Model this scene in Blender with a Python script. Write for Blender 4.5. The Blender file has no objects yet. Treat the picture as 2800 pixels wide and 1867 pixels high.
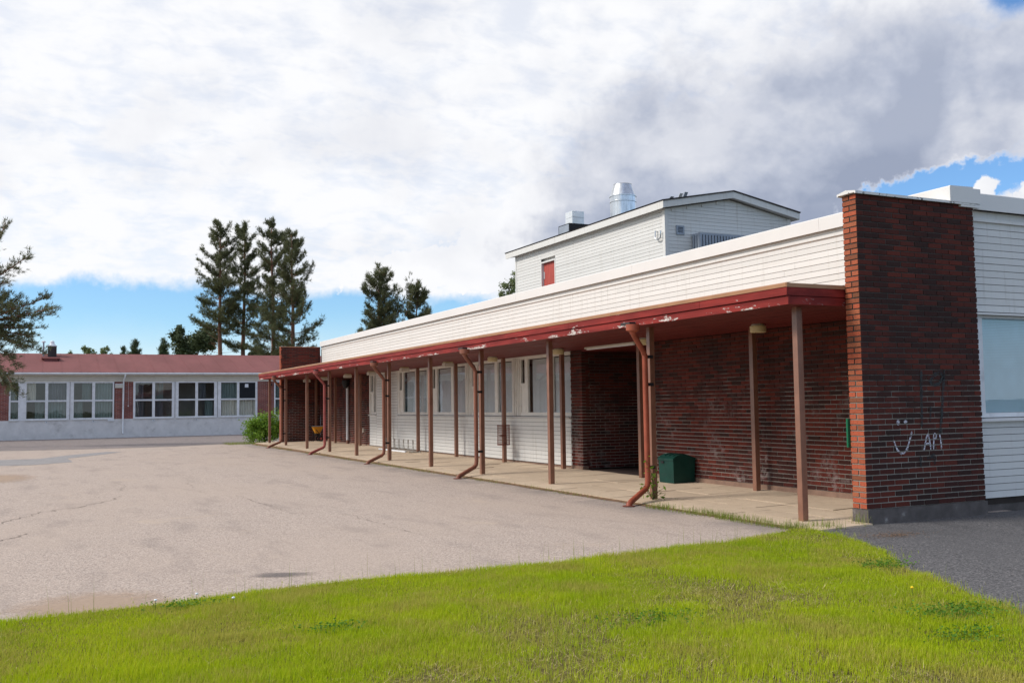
import bpy, math, random
import numpy as np
from mathutils import Vector, Matrix

# ------------------------------------------------------------------ camera, sky, sun, exposure
scn = bpy.context.scene
COL = scn.collection
FOC, CX, CY = 2681.36, 1400.0, 933.5
CAM = np.array([-9.9818, -9.8773, 1.6672])
CR = np.array([0.9015, -0.4325, -0.0141]); CU = np.array([-0.0151, -0.0640, 0.9978]); CF = np.array([0.4324, 0.8994, 0.0642])
cd = bpy.data.cameras.new('camera'); cam = bpy.data.objects.new('camera', cd); COL.objects.link(cam)
cd.sensor_width = 36.0; cd.lens = 36.0 * FOC / 2800.0; cd.clip_end = 3000.0; cd.clip_start = 0.05
r_ = Vector(CR).normalized(); f_ = Vector(CF); f_ = (f_ - r_ * f_.dot(r_)).normalized(); u_ = r_.cross(f_)
m = Matrix((r_, u_, -f_)).transposed().to_4x4(); m.translation = Vector(CAM); cam.matrix_world = m
scn.camera = cam

def ray(u, v):
    return np.array(r_) * ((u - CX) / FOC) - np.array(u_) * ((v - CY) / FOC) + np.array(f_)
def P(u, v, ax, val):          # photo pixel -> point on the plane axis=val
    d = ray(u, v); return CAM + d * ((val - CAM[ax]) / d[ax])
def D(u, v, dep):              # photo pixel -> point at a depth along the view axis
    return CAM + ray(u, v) * dep

scn.view_settings.view_transform = 'Standard'; scn.view_settings.look = 'None'
scn.view_settings.exposure = 0.12; scn.view_settings.gamma = 1.0; scn.view_settings.use_curve_mapping = False
scn.render.engine = 'CYCLES'; scn.cycles.max_bounces = 7; scn.cycles.diffuse_bounces = 3; scn.cycles.glossy_bounces = 3; scn.cycles.transparent_max_bounces = 10
SUN_EL, SUN_H = math.radians(40.0), Vector((-0.962, 0.272, 0.0)).normalized()
SUN_STRENGTH, SUN_ANGLE, SKY_STRENGTH = 2.7, 15.0, 0.15
ld = bpy.data.lights.new('sun', 'SUN'); ld.energy = SUN_STRENGTH; ld.angle = math.radians(SUN_ANGLE); ld.color = (1.0, 0.95, 0.88)
sun = bpy.data.objects.new('sun', ld); COL.objects.link(sun)
sdir = Vector((SUN_H.x * math.cos(SUN_EL), SUN_H.y * math.cos(SUN_EL), math.sin(SUN_EL)))
sun.rotation_euler = sdir.to_track_quat('Z', 'Y').to_euler(); sun.location = sdir * 60

class NT:                                             # small node-tree helper
    def __init__(s, tree): s.t = tree; s.n = tree.nodes; s.l = tree.links
    def add(s, typ, **kw):
        n = s.n.new(typ)
        for k, v in kw.items(): setattr(n, k, v)
        return n
    def put(s, sock, v):
        if isinstance(v, bpy.types.NodeSocket): s.l.new(v, sock)
        elif v is not None: sock.default_value = v
    def math(s, op, a, b=None, c=None, clamp=False):
        n = s.add('ShaderNodeMath', operation=op); n.use_clamp = clamp
        for i, v in enumerate((a, b, c)): s.put(n.inputs[i], v)
        return n.outputs[0]
    def vmath(s, op, a, b=None, scale=None):
        n = s.add('ShaderNodeVectorMath', operation=op); s.put(n.inputs[0], a)
        if b is not None: s.put(n.inputs[1], b)
        if scale is not None: s.put(n.inputs['Scale'], scale)
        return n.outputs['Value'] if op in ('LENGTH', 'DOT_PRODUCT') else n.outputs[0]
    def noise(s, vec, scale, detail=4.0, rough=0.55, dist=0.0):
        n = s.add('ShaderNodeTexNoise'); s.put(n.inputs['Vector'], vec); n.inputs['Scale'].default_value = scale
        n.inputs['Detail'].default_value = detail; n.inputs['Roughness'].default_value = rough; n.inputs['Distortion'].default_value = dist
        return n.outputs['Fac']
    def ramp(s, v, lo, hi, smooth=True):
        n = s.add('ShaderNodeMapRange'); n.interpolation_type = 'SMOOTHSTEP' if smooth else 'LINEAR'; s.put(n.inputs[0], v)
        s.put(n.inputs[1], lo); s.put(n.inputs[2], hi); n.inputs[3].default_value = 0.0; n.inputs[4].default_value = 1.0
        return n.outputs[0]
    def mix(s, f, a, b, blend='MIX'):
        n = s.add('ShaderNodeMix', data_type='RGBA', blend_type=blend); s.put(n.inputs[0], f)
        for i, v in ((6, a), (7, b)):
            if isinstance(v, (tuple, list)): v = (*v[:3], 1.0)
            s.put(n.inputs[i], v)
        return n.outputs[2]
    def cramp(s, v, stops, interp='LINEAR'):
        n = s.add('ShaderNodeValToRGB'); s.put(n.inputs[0], v); cr = n.color_ramp; cr.interpolation = interp
        while len(cr.elements) < len(stops): cr.elements.new(0.5)
        for e, (p, c) in zip(cr.elements, stops): e.position = p; e.color = (*c[:3], 1.0)
        return n.outputs[0]
    def sep(s, v):
        n = s.add('ShaderNodeSeparateXYZ'); s.put(n.inputs[0], v); return n.outputs
    def comb(s, x, y, z):
        n = s.add('ShaderNodeCombineXYZ')
        for i, v in enumerate((x, y, z)): s.put(n.inputs[i], v)
        return n.outputs[0]

def build_world():
    w = bpy.data.worlds.new('World'); scn.world = w; w.use_nodes = True; w.node_tree.nodes.clear(); t = NT(w.node_tree)
    sky = t.add('ShaderNodeTexSky', sky_type='NISHITA'); sky.sun_disc = False; sky.sun_elevation = SUN_EL
    sky.sun_rotation = math.atan2(SUN_H.x, SUN_H.y); sky.air_density = 1.0; sky.dust_density = 0.1; sky.ozone_density = 4.0
    skyc = t.vmath('SCALE', sky.outputs[0], scale=SKY_STRENGTH)
    vec = t.vmath('NORMALIZE', t.add('ShaderNodeTexCoord').outputs['Generated']); x, y, z = t.sep(vec)
    zc = t.math('MAXIMUM', z, 0.02)
    el = t.math('MULTIPLY', t.math('ARCSINE', z), 180 / math.pi); az = t.math('MULTIPLY', t.math('ARCTAN2', x, y), 180 / math.pi)
    # cloud-plane coordinates: clouds foreshorten towards the horizon as a flat layer does
    den = t.math('ADD', zc, 0.32)
    plane = t.comb(t.math('DIVIDE', x, den), t.math('DIVIDE', y, den), 0.0)
    wob = t.math('SUBTRACT', t.noise(vec, 8.0, 5.0, 0.6), 0.5)         # ragged edges
    wob2 = t.math('SUBTRACT', t.noise(vec, 40.0, 4.0, 0.65), 0.5)
    def blob(a0, e0, ra, re, rot, amp=0.9, lo=1.15, hi=0.75, amp2=0.5):
        c, s_ = math.cos(math.radians(rot)), math.sin(math.radians(rot))
        da = t.math('SUBTRACT', az, a0); de = t.math('SUBTRACT', el, e0)
        p = t.math('ADD', t.math('MULTIPLY', da, c / ra), t.math('MULTIPLY', de, s_ / ra))
        q = t.math('ADD', t.math('MULTIPLY', da, -s_ / re), t.math('MULTIPLY', de, c / re))
        d = t.math('SQRT', t.math('ADD', t.math('MULTIPLY', p, p), t.math('MULTIPLY', q, q)))
        d = t.math('ADD', d, t.math('ADD', t.math('MULTIPLY', wob, amp), t.math('MULTIPLY', wob2, amp2)))
        return t.ramp(d, lo, hi)
    mx = lambda a, b: t.math('MAXIMUM', a, b)
    # thin rippled sheet: its lower border lies a few degrees above the horizon; it breaks up behind the camera
    border = t.math('ADD', t.math('MULTIPLY', t.math('SINE', t.math('MULTIPLY', t.math('ADD', az, 12.0), math.pi / 32)), 0.55), 6.15)
    lowmask = t.ramp(t.math('ADD', t.math('SUBTRACT', el, border), t.math('ADD', t.math('MULTIPLY', wob, 2.2), t.math('MULTIPLY', wob2, 1.4))), -0.4, 0.6)
    ripple = t.noise(t.vmath('MULTIPLY', plane, (7.0, 11.0, 1.0)), 2.4, 3.0, 0.55, 0.6)
    puff = t.noise(plane, 7.0, 5.0, 0.6, 0.2)
    body = t.math('ADD', t.math('MULTIPLY', ripple, 0.28), t.math('MULTIPLY', puff, 0.72))
    behind = t.ramp(t.math('ADD', y, t.math('MULTIPLY', x, -0.5)), 0.15, -0.45)
    thin = t.ramp(t.math('SUBTRACT', body, t.math('MULTIPLY', behind, 0.16)), 0.34, 0.56)
    sheet = t.math('MULTIPLY', lowmask, t.math('ADD', t.math('MULTIPLY', thin, t.math('ADD', t.math('MULTIPLY', behind, 0.50), 0.20)), t.math('SUBTRACT', 0.80, t.math('MULTIPLY', behind, 0.55))))
    # gaps of blue
    hole = mx(blob(51.0, 11.30, 5.6, 1.15, 8.0, 1.7, 1.25, 0.75, 2.0), blob(54.0, 20.9, 2.3, 1.4, 20, 1.2, 1.3, 0.5, 0.8))
    sheet = t.math('MULTIPLY', sheet, t.math('SUBTRACT', 1.0, hole))
    # cumulus heaps: a bank along the lower edge of the grey mass, small heaps in the gap
    bank = mx(blob(23.5, 7.5, 7.5, 0.8, 1.0, 1.6, 1.15, 0.9, 2.0), mx(blob(25.5, 8.5, 9.5, 1.15, 4.0, 1.8, 1.15, 0.9, 1.2), blob(30.0, 10.6, 9.0, 2.6, 6.0, 1.5, 1.15, 0.8, 0.9)))
    cu = mx(bank, mx(blob(51.5, 10.7, 0.9, 0.5, 35, 2.0, 1.2, 0.75, 4.0), blob(54.0, 10.2, 1.5, 1.0, 25, 1.8, 1.15, 0.85, 3.2)))
    haze = t.ramp(t.math('ADD', el, t.math('MULTIPLY', wob, 3.0)), 5.4, 0.6)
    grey_area = mx(blob(45.5, 15.2, 17.0, 6.2, 6.0, 1.0, 1.25, 0.40, 0.25), blob(38.5, 10.4, 12.5, 2.6, 5.0, 1.1, 1.25, 0.45, 0.4))
    grey_area = t.math('MULTIPLY', grey_area, t.math('SUBTRACT', 1.0, hole))
    cover = t.math('MINIMUM', mx(mx(sheet, cu), t.math('MULTIPLY', grey_area, 1.6)), 1.0)
    # cloud light: pale sheet, grey undersides; relief from the difference of the billow noise towards the sun
    sv = t.vmath('MULTIPLY', vec, (1.0, 1.0, 1.25)); off = Vector((sdir.x * .030, sdir.y * .030, .045))
    n1 = t.noise(sv, 5.0, 6.0, 0.52, 0.1); n2 = t.noise(t.vmath('ADD', sv, tuple(off)), 5.0, 6.0, 0.52, 0.1)
    relief = t.math('MULTIPLY', t.math('SUBTRACT', n2, n1), 5.0)       # > 0: more cloud above, so this part is shaded
    big = t.noise(sv, 2.6, 3.0, 0.5)
    base = t.math('ADD', t.math('ADD', 0.76, t.math('MULTIPLY', t.math('SUBTRACT', big, 0.5), 0.8)), t.math('MULTIPLY', relief, 0.70))
    dark = t.math('MULTIPLY', grey_area, t.math('MINIMUM', t.math('MAXIMUM', base, 0.36), 0.82))
    under = mx(blob(37.5, 10.0, 9.5, 1.2, 3.0, 1.0, 1.3, 0.2), blob(44.0, 12.0, 6.5, 1.4, 9.0, 1.0, 1.3, 0.2))
    under = t.math('MULTIPLY', under, t.math('SUBTRACT', 1.0, hole))
    dark = t.math('MINIMUM', t.math('ADD', dark, t.math('MULTIPLY', under, 0.26)), 1.0)
    soft = t.math('ADD', t.math('MULTIPLY', relief, 0.16), t.math('MULTIPLY', t.ramp(big, 0.46, 0.72), 0.10))
    dark = mx(dark, t.math('MAXIMUM', soft, 0.0))
    shade = t.cramp(dark, [(0.0, (.905, .91, .93)), (0.3, (0.665, 0.685, 0.75)), (0.65, (0.455, 0.495, 0.60)), (1.0, (0.31, 0.355, 0.47))])
    shade = t.mix(t.math('MULTIPLY', t.ramp(body, 0.54, 0.38), 0.10), shade, (0.86, 0.90, 0.99), 'MULTIPLY')
    lit = t.math('ADD', t.math('MULTIPLY', behind, 0.30), 1.0); shade = t.vmath('SCALE', shade, scale=lit)
    clear = t.mix(1.0, skyc, (0.68, 0.84, 0.97), 'MULTIPLY'); clear = t.mix(t.math('MULTIPLY', haze, 0.70), clear, (0.86, 0.91, 0.97))
    col = t.mix(cover, clear, shade)
    bg = t.add('ShaderNodeBackground'); t.l.new(col, bg.inputs[0]); bg.inputs[1].default_value = 1.0
    out = t.add('ShaderNodeOutputWorld'); t.l.new(bg.outputs[0], out.inputs[0])
    w.cycles.sampling_method = 'MANUAL'; w.cycles.sample_map_resolution = 512
build_world()

# ------------------------------------------------------------------ materials
def new_mat(name):
    m = bpy.data.materials.new(name); m.use_nodes = True; m.node_tree.nodes.clear(); t = NT(m.node_tree)
    b = t.add('ShaderNodeBsdfPrincipled'); o = t.add('ShaderNodeOutputMaterial'); t.l.new(b.outputs[0], o.inputs[0])
    t.b = b; t.o = o; t.pos = t.add('ShaderNodeNewGeometry'); t.p = t.pos.outputs['Position']
    return m, t
def bump(t, h, strength=0.3, dist=0.01):
    n = t.add('ShaderNodeBump'); n.inputs['Strength'].default_value = strength; n.inputs['Distance'].default_value = dist
    t.l.new(h, n.inputs['Height']); t.l.new(n.outputs[0], t.b.inputs['Normal'])
def paint(name, c, var=0.15, scale=3.0, rough=0.6, metal=0.0, bmp=0.0, bscale=60.0, stretch=(1, 1, 1), dirt=None, dirt_amt=0.4, dscale=1.5, dlo=0.52, dhi=0.75, spec=0.22):
    m, t = new_mat(name); v = t.vmath('MULTIPLY', t.p, stretch)
    n = t.noise(v, scale, 5.0, 0.6); f = t.ramp(n, 0.3, 0.7)
    lo = tuple(max(0, k * (1 - var)) for k in c); hi = tuple(min(1, k * (1 + var)) for k in c)
    col = t.mix(f, lo, hi)
    if dirt: col = t.mix(t.math('MULTIPLY', t.ramp(t.noise(v, dscale, 7.0, 0.68), dlo, dhi), dirt_amt), col, dirt)
    t.put(t.b.inputs['Base Color'], col); t.b.inputs['Roughness'].default_value = rough; t.b.inputs['Metallic'].default_value = metal
    t.b.inputs['Specular IOR Level'].default_value = spec
    if bmp: bump(t, t.noise(v, bscale, 4.0, 0.6), bmp, 0.004)
    return m
MAT = {}
def setup_materials():
    M = MAT
    m, t = new_mat('white_boards'); oi = t.add('ShaderNodeObjectInfo'); v = t.vmath('MULTIPLY', t.p, (1, .25, 3))
    col = t.mix(oi.outputs['Random'], (.665, .655, .63), (.72, .71, .685)); col = t.mix(t.math('MULTIPLY', t.ramp(t.noise(v, 3.5, 6.0, .68), .54, .8), .40), col, (.52, .49, .43))
    drip = t.noise(t.vmath('MULTIPLY', t.p, (6, 6, .35)), 2.2, 5.0, .65); col = t.mix(t.math('MULTIPLY', t.ramp(drip, .52, .76), .42), col, (.46, .43, .38))
    t.put(t.b.inputs['Base Color'], col); t.b.inputs['Roughness'].default_value = .6; t.b.inputs['Specular IOR Level'].default_value = .2; bump(t, t.noise(v, 70, 4.0, .6), .3, .004); M['white'] = m
    M['white_end'] = M['white']
    M['coping'] = paint('white_sheet_metal', (0.71, 0.695, 0.675), 0.02, 1.2, 0.4, dirt=(0.5, 0.47, 0.42), dirt_amt=0.3, dscale=9, dlo=.64, dhi=.72)
    M['cap'] = paint('fin_cap_metal', (0.72, 0.71, 0.69), 0.05, 2, 0.45, dirt=(0.05, 0.05, 0.05), dirt_amt=0.95, dscale=17, dlo=.57, dhi=.62)
    M['trim'] = paint('cream_trim', (0.74, 0.71, 0.655), 0.05, 4, 0.5, dirt=(.4, .36, .3), dirt_amt=.3, dscale=5)
    M['back'] = paint('dark_backing', (0.045, 0.035, 0.03), 0.2, 4, 0.9)
    M['greyframe'] = paint('grey_white_frame', (0.76, 0.76, 0.77), 0.08, 3, 0.5, dirt=(.3, .3, .32), dirt_amt=.4, dscale=4)
    M['post'] = paint('brown_post_paint', (0.235, 0.108, 0.068), 0.12, 5, 0.32, dirt=(.12, .05, .035), dirt_amt=.5, dscale=4, spec=.6)
    M['pipe'] = paint('rust_red_pipe', (0.31, 0.078, 0.043), 0.15, 4, 0.4, dirt=(.15, .06, .04), dirt_amt=.5, dscale=6)
    M['pipe_b'] = paint('brown_pipe', (0.24, 0.095, 0.06), 0.15, 4, 0.4, dirt=(.12, .05, .04), dirt_amt=.5, dscale=6)
    M['pipe_c'] = paint('pinkish_pipe', (0.32, 0.085, 0.075), 0.15, 4, 0.4, dirt=(.18, .06, .05), dirt_amt=.5, dscale=6)
    M['copper'] = paint('brown_drip_edge', (0.42, 0.22, 0.12), 0.1, 2, 0.4, spec=.4)
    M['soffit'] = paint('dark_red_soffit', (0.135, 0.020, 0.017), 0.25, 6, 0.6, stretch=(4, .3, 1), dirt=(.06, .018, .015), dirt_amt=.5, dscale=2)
    M['concrete'] = paint('concrete', (0.27, 0.23, 0.19), 0.15, 5, 0.9, bmp=0.4, bscale=50, dirt=(.12, .10, .09), dirt_amt=.6, dscale=3)
    M['plinth'] = paint('painted_plinth', (0.72, 0.69, 0.67), 0.08, 2, 0.85, bmp=.2, bscale=40, dirt=(.20, .18, .15), dirt_amt=.55, dscale=1.6, dlo=.5, dhi=.8)
    M['black'] = paint('black_plastic', (0.02, 0.02, 0.022), 0.2, 5, 0.5)
    M['steel'] = paint('galvanised_steel', (0.62, 0.64, 0.66), 0.18, 3, 0.27, 1.0, stretch=(3, 3, .5), dirt=(.4, .42, .44), dirt_amt=.5, dscale=5)
    M['alu'] = paint('aluminium', (0.75, 0.77, 0.78), 0.05, 3, 0.35, 0.55)
    M['greymetal'] = paint('blue_grey_metal', (0.30, 0.34, 0.40), 0.08, 3, 0.5)
    M['wirecol'] = paint('wire_steel', (0.36, 0.34, 0.31), 0.1, 3, 0.45, 0.5)
    M['rust'] = paint('rusty_red_wire', (0.16, 0.05, 0.035), 0.2, 8, 0.7)
    M['green'] = paint('green_plastic', (0.006, 0.044, 0.034), 0.12, 4, 0.42, bmp=.15, bscale=120, dirt=(.03, .05, .05), dirt_amt=.4, dscale=6)
    M['green_plate'] = paint('green_plate', (0.01, 0.13, 0.06), 0.1, 4, 0.4)
    M['yellow'] = paint('yellow_hopper', (0.62, 0.27, 0.025), 0.1, 4, 0.5, dirt=(.2, .1, .03), dirt_amt=.4, dscale=7)
    M['lampcream'] = paint('cream_lamp_shade', (0.62, 0.52, 0.30), 0.06, 6, 0.45)
    M['lampwhite'] = paint('white_lamp_shade', (0.62, 0.58, 0.50), 0.06, 6, 0.45)
    M['redroof'] = paint('red_felt_roof', (0.205, 0.077, 0.074), 0.10, .9, 0.85, stretch=(1, .15, 1), dirt=(.14, .055, .055), dirt_amt=.4, dscale=.8)
    M['roofdark'] = paint('dark_roof_felt', (0.05, 0.045, 0.045), 0.2, 3, 0.9)
    M['eave'] = paint('cream_eave', (0.66, 0.62, 0.53), 0.05, 3, 0.6)
    M['reddoor'] = paint('red_door_boards', (0.46, 0.09, 0.07), 0.12, 5, 0.55, stretch=(3, 3, .4))
    M['soil'] = paint('dry_soil', (0.20, 0.12, 0.07), 0.4, 14, 0.95, bmp=.6, bscale=40, dirt=(.09, .06, .04), dirt_amt=.6, dscale=20)
    M['sand'] = paint('sand', (0.46, 0.34, 0.25), 0.12, 25, 0.95, bmp=.3, bscale=90)
    M['graffiti_white'] = None
    M['room'] = paint('room_wall', (0.20, 0.19, 0.17), 0.1, 1, 0.9)
    M['curtain'] = paint('green_grey_curtain', (0.17, 0.22, 0.205), 0.12, 3, 0.9, stretch=(4, 1, .4))
    M['curtain_p'] = paint('pale_curtain', (0.60, 0.57, 0.48), 0.1, 3, 0.9, stretch=(4, 1, .4))
    M['curtain_d'] = paint('dim_curtain', (0.12, 0.13, 0.14), 0.15, 3, 0.9, stretch=(4, 1, .4))
    M['blind'] = paint('white_blind', (0.80, 0.82, 0.82), 0.03, 3, 0.6)
    M['blind_blue'] = paint('blue_blind', (0.48, 0.64, 0.72), 0.05, 3, 0.6)
    M['mat'] = paint('entrance_mat', (0.06, 0.04, 0.035), 0.2, 20, 0.95)
    M['blackboard'] = paint('black_panel', (0.012, 0.014, 0.018), 0.1, 4, 0.6)
    M['paper'] = paint('white_paper', (0.75, 0.77, 0.8), 0.03, 4, 0.7)
    M['plate'] = paint('pale_plate', (0.62, 0.62, 0.64), 0.05, 9, 0.6)
    M['bark'] = paint('pine_bark', (0.23, 0.125, 0.085), 0.35, 5, 0.95, bmp=.8, bscale=9, stretch=(1, 1, .4), dirt=(.09, .07, .06), dirt_amt=.6, dscale=2)
    M['birchbark'] = paint('birch_bark', (0.5, 0.47, 0.42), 0.3, 6, 0.9)
    M['stem'] = paint('green_stem', (0.07, 0.09, 0.03), 0.2, 8, 0.8)
    # glass
    m, t = new_mat('window_glass'); t.n.remove(t.b)
    tr = t.add('ShaderNodeBsdfTransparent'); tr.inputs[0].default_value = (.97, .98, .98, 1); gl = t.add('ShaderNodeBsdfGlossy'); gl.inputs['Roughness'].default_value = .015
    gl.inputs[0].default_value = (.95, .97, 1, 1)
    fr = t.add('ShaderNodeFresnel'); fr.inputs[0].default_value = 1.55
    bn = t.add('ShaderNodeBump'); bn.inputs['Strength'].default_value = .06; bn.inputs['Distance'].default_value = .02; t.l.new(t.noise(t.p, 1.3, 2.0), bn.inputs['Height'])
    t.l.new(bn.outputs[0], gl.inputs['Normal']); t.l.new(bn.outputs[0], fr.inputs['Normal'])
    mx = t.add('ShaderNodeMixShader'); t.put(mx.inputs[0], t.math('MULTIPLY', t.math('MULTIPLY', fr.outputs[0], 1.5, clamp=True), t.math('SUBTRACT', 1.0, t.pos.outputs['Backfacing']))); t.l.new(tr.outputs[0], mx.inputs[1]); t.l.new(gl.outputs[0], mx.inputs[2]); t.l.new(mx.outputs[0], t.o.inputs[0])
    M['glass'] = m
    # bricks: colour by brick, speckle, whitish salt patches
    def brick(name, stops, salt, rough=.85, dark=0.0):
        m, t = new_mat(name); oi = t.add('ShaderNodeObjectInfo')
        rnd = t.math('FRACT', t.math('ADD', oi.outputs['Random'], t.pos.outputs['Random Per Island']))
        col = t.cramp(rnd, stops)
        sp = t.noise(t.p, 45, 4.0, .7); col = t.mix(t.math('MULTIPLY', t.ramp(sp, .45, .7), .45), col, (.035, .022, .02))
        big = t.noise(t.p, .9, 5.0, .6); col = t.mix(t.math('MULTIPLY', t.ramp(big, .45, .62), dark), col, (.03, .02, .02))
        if salt:
            px, py, pz = t.sep(t.p); low = t.ramp(pz, 2.3, .9)
            s1 = t.math('MULTIPLY', t.ramp(t.noise(t.p, 1.1, 3.0, .6), .50, .66), t.ramp(t.noise(t.p, 9, 5.0, .7), .46, .62))
            col = t.mix(t.math('MULTIPLY', t.math('MULTIPLY', s1, low), salt), col, (.34, .28, .27))
        t.put(t.b.inputs['Base Color'], col); t.b.inputs['Roughness'].default_value = rough; t.b.inputs['Specular IOR Level'].default_value = .10
        bump(t, t.noise(t.p, 90, 4.0, .7), .5, .004); return m
    M['brick'] = brick('red_brick', [(0, (.05, .024, .02)), (.2, (.08, .023, .018)), (.55, (.125, .027, .02)), (.85, (.155, .034, .023)), (1, (.10, .029, .022))], .55, dark=.45)
    M['brick_fin'] = brick('shaded_face_brick', [(0, (.048, .026, .023)), (.3, (.068, .025, .021)), (.6, (.105, .028, .021)), (.85, (.14, .034, .024)), (1, (.085, .029, .024))], 0, dark=.45)  # fin's shaded faces: more dark bricks, with shade also put into the colour
    M['brick_red'] = brick('sunlit_tone_brick', [(0, (.20, .08, .045)), (.2, (.34, .095, .05)), (.6, (.44, .105, .055)), (1, (.38, .125, .065))], 0, dark=.05)  # brighter copy for sunward narrow faces, sunlight put into the brick colour
    m, t = new_mat('mortar'); px, py, pz = t.sep(t.p)
    w = t.ramp(t.math('ADD', t.math('MULTIPLY', t.noise(t.p, 2.0, 5.0, .65), 3.2), t.math('MULTIPLY', pz, -1.0)), .5, -.6)
    col = t.mix(w, (.31, .285, .245), (.065, .06, .052)); t.put(t.b.inputs['Base Color'], col); t.b.inputs['Roughness'].default_value = .95; M['mortar'] = m
    # far brick wall: procedural courses on x / z
    m, t = new_mat('far_brick'); px, py, pz = t.sep(t.p)
    bt = t.add('ShaderNodeTexBrick'); t.put(bt.inputs['Vector'], t.comb(px, pz, 0.0)); bt.inputs['Scale'].default_value = 1.0
    bt.inputs['Brick Width'].default_value = .27; bt.inputs['Row Height'].default_value = .075; bt.inputs['Mortar Size'].default_value = .007; bt.inputs['Mortar Smooth'].default_value = .2
    bt.inputs['Color1'].default_value = (.27, .055, .035, 1); bt.inputs['Color2'].default_value = (.17, .035, .028, 1); bt.inputs['Mortar'].default_value = (.42, .36, .32, 1); bt.inputs['Bias'].default_value = 0
    col = t.mix(t.math('MULTIPLY', t.ramp(t.noise(t.p, 1.5, 5.0, .6), .4, .7), .5), bt.outputs[0], (.13, .035, .03)); t.put(t.b.inputs['Base Color'], col); t.b.inputs['Roughness'].default_value = .9
    bump(t, bt.outputs['Fac'], -.5, .006); M['far_brick'] = m
    # red paint flaking off the fascia
    m, t = new_mat('flaking_red_paint'); px, py, pz = t.sep(t.p)
    n1 = t.noise(t.vmath('MULTIPLY', t.p, (1, .8, 2.5)), 1.3, 3.0, .5); n2 = t.noise(t.vmath('MULTIPLY', t.p, (1, .55, 3)), 9, 6.0, .68)
    low = t.ramp(pz, 3.10, 2.97); fl = t.math('ADD', t.math('MULTIPLY', n1, .8), t.math('MULTIPLY', n2, .7))
    fl = t.ramp(t.math('ADD', fl, t.math('MULTIPLY', low, .17)), .975, 1.0)
    base = t.mix(t.ramp(t.noise(t.vmath('MULTIPLY', t.p, (1, .3, 3)), 3, 5.0, .6), .35, .7), (.165, .015, .012), (.275, .029, .022))
    wood = t.mix(t.ramp(t.noise(t.p, 22, 4.0, .6), .4, .65), (.62, .58, .54), (.26, .17, .15))
    t.put(t.b.inputs['Base Color'], t.mix(fl, base, wood)); t.b.inputs['Roughness'].default_value = .6; t.b.inputs['Specular IOR Level'].default_value = .2; bump(t, t.math('SUBTRACT', t.noise(t.vmath('MULTIPLY', t.p, (3, .5, 6)), 14, 4.0), fl), .35, .004); M['fascia'] = m
    # asphalt: aggregate grains of several tones
    def asphalt(name, tones, grain=75.0, patch=None, rough=.9, bigc=None):
        m, t = new_mat(name)
        vo = t.add('ShaderNodeTexVoronoi'); t.put(vo.inputs['Vector'], t.p); vo.inputs['Scale'].default_value = grain
        g = t.sep(vo.outputs['Color'])[0]; g2 = t.noise(t.p, grain * .45, 3.0, .7)
        col = t.cramp(t.math('ADD', t.math('MULTIPLY', g, .55), t.math('MULTIPLY', g2, .45)), tones)
        b1 = t.noise(t.vmath('MULTIPLY', t.p, (1, .45, 1)), .35, 6.0, .62); col = t.mix(t.math('MULTIPLY', t.ramp(b1, .42, .66), .5), col, bigc or tones[1][1])
        b2 = t.noise(t.vmath('MULTIPLY', t.p, (1, .3, 1)), 1.7, 6.0, .65); col = t.mix(t.math('MULTIPLY', t.ramp(b2, .48, .72), .30), col, tones[0][1])
        if name == 'pale_asphalt':                       # worn, darker strip along the walkway
            px, py, pz = t.sep(t.p); wn = t.math('MULTIPLY', t.ramp(px, -2.1, -1.25), t.ramp(t.noise(t.p, .8, 5.0, .65), .38, .60)); col = t.mix(t.math('MULTIPLY', wn, .55), col, (.17, .155, .15))
        if patch: col = t.mix(t.math('MULTIPLY', t.ramp(t.noise(t.p, .55, 6.0, .7, .5), .58, .70), .55), col, patch)
        t.put(t.b.inputs['Base Color'], col); t.b.inputs['Roughness'].default_value = rough; t.b.inputs['Specular IOR Level'].default_value = .25
        bump(t, t.math('ADD', t.math('MULTIPLY', vo.outputs['Distance'], -1.0), g2), .35, .008); return m
    M['yard'] = asphalt('pale_asphalt', [(0.12, (.17, .14, .13)), (.40, (.385, .312, .265)), (.60, (.455, .362, .303)), (.9, (.62, .54, .47))], 70, (.48, .378, .295), bigc=(.44, .352, .29))
    M['path'] = asphalt('dark_asphalt', [(0.2, (.04, .039, .041)), (.55, (.125, .12, .122)), (.74, (.16, .152, .153)), (.9, (.42, .40, .38))], 66, None, bigc=(.10, .096, .098))
    M['patch'] = asphalt('grey_asphalt_patch', [(0.15, (.15, .142, .14)), (.45, (.28, .265, .26)), (.65, (.32, .302, .295)), (.9, (.42, .40, .39))], 70)
    M['apron'] = asphalt('grey_brown_asphalt', [(0.15, (.10, .085, .08)), (.45, (.225, .19, .18)), (.65, (.27, .23, .215)), (.9, (.38, .34, .33))], 70, (.30, .20, .14))
    m, t = new_mat('tan_paving')
    oi = t.add('ShaderNodeObjectInfo'); base = t.mix(oi.outputs['Random'], (.52, .405, .29), (.61, .48, .345)); n = t.noise(t.p, 6, 6.0, .65)
    col = t.mix(t.math('MULTIPLY', t.ramp(n, .45, .7), .5), base, (.43, .325, .225)); col = t.mix(t.math('MULTIPLY', t.ramp(t.noise(t.p, 55, 3.0), .5, .75), .4), col, (.24, .18, .13))
    t.put(t.b.inputs['Base Color'], col); t.b.inputs['Roughness'].default_value = .92; bump(t, t.noise(t.p, 80, 4.0), .3, .004); M['paving'] = m
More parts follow.
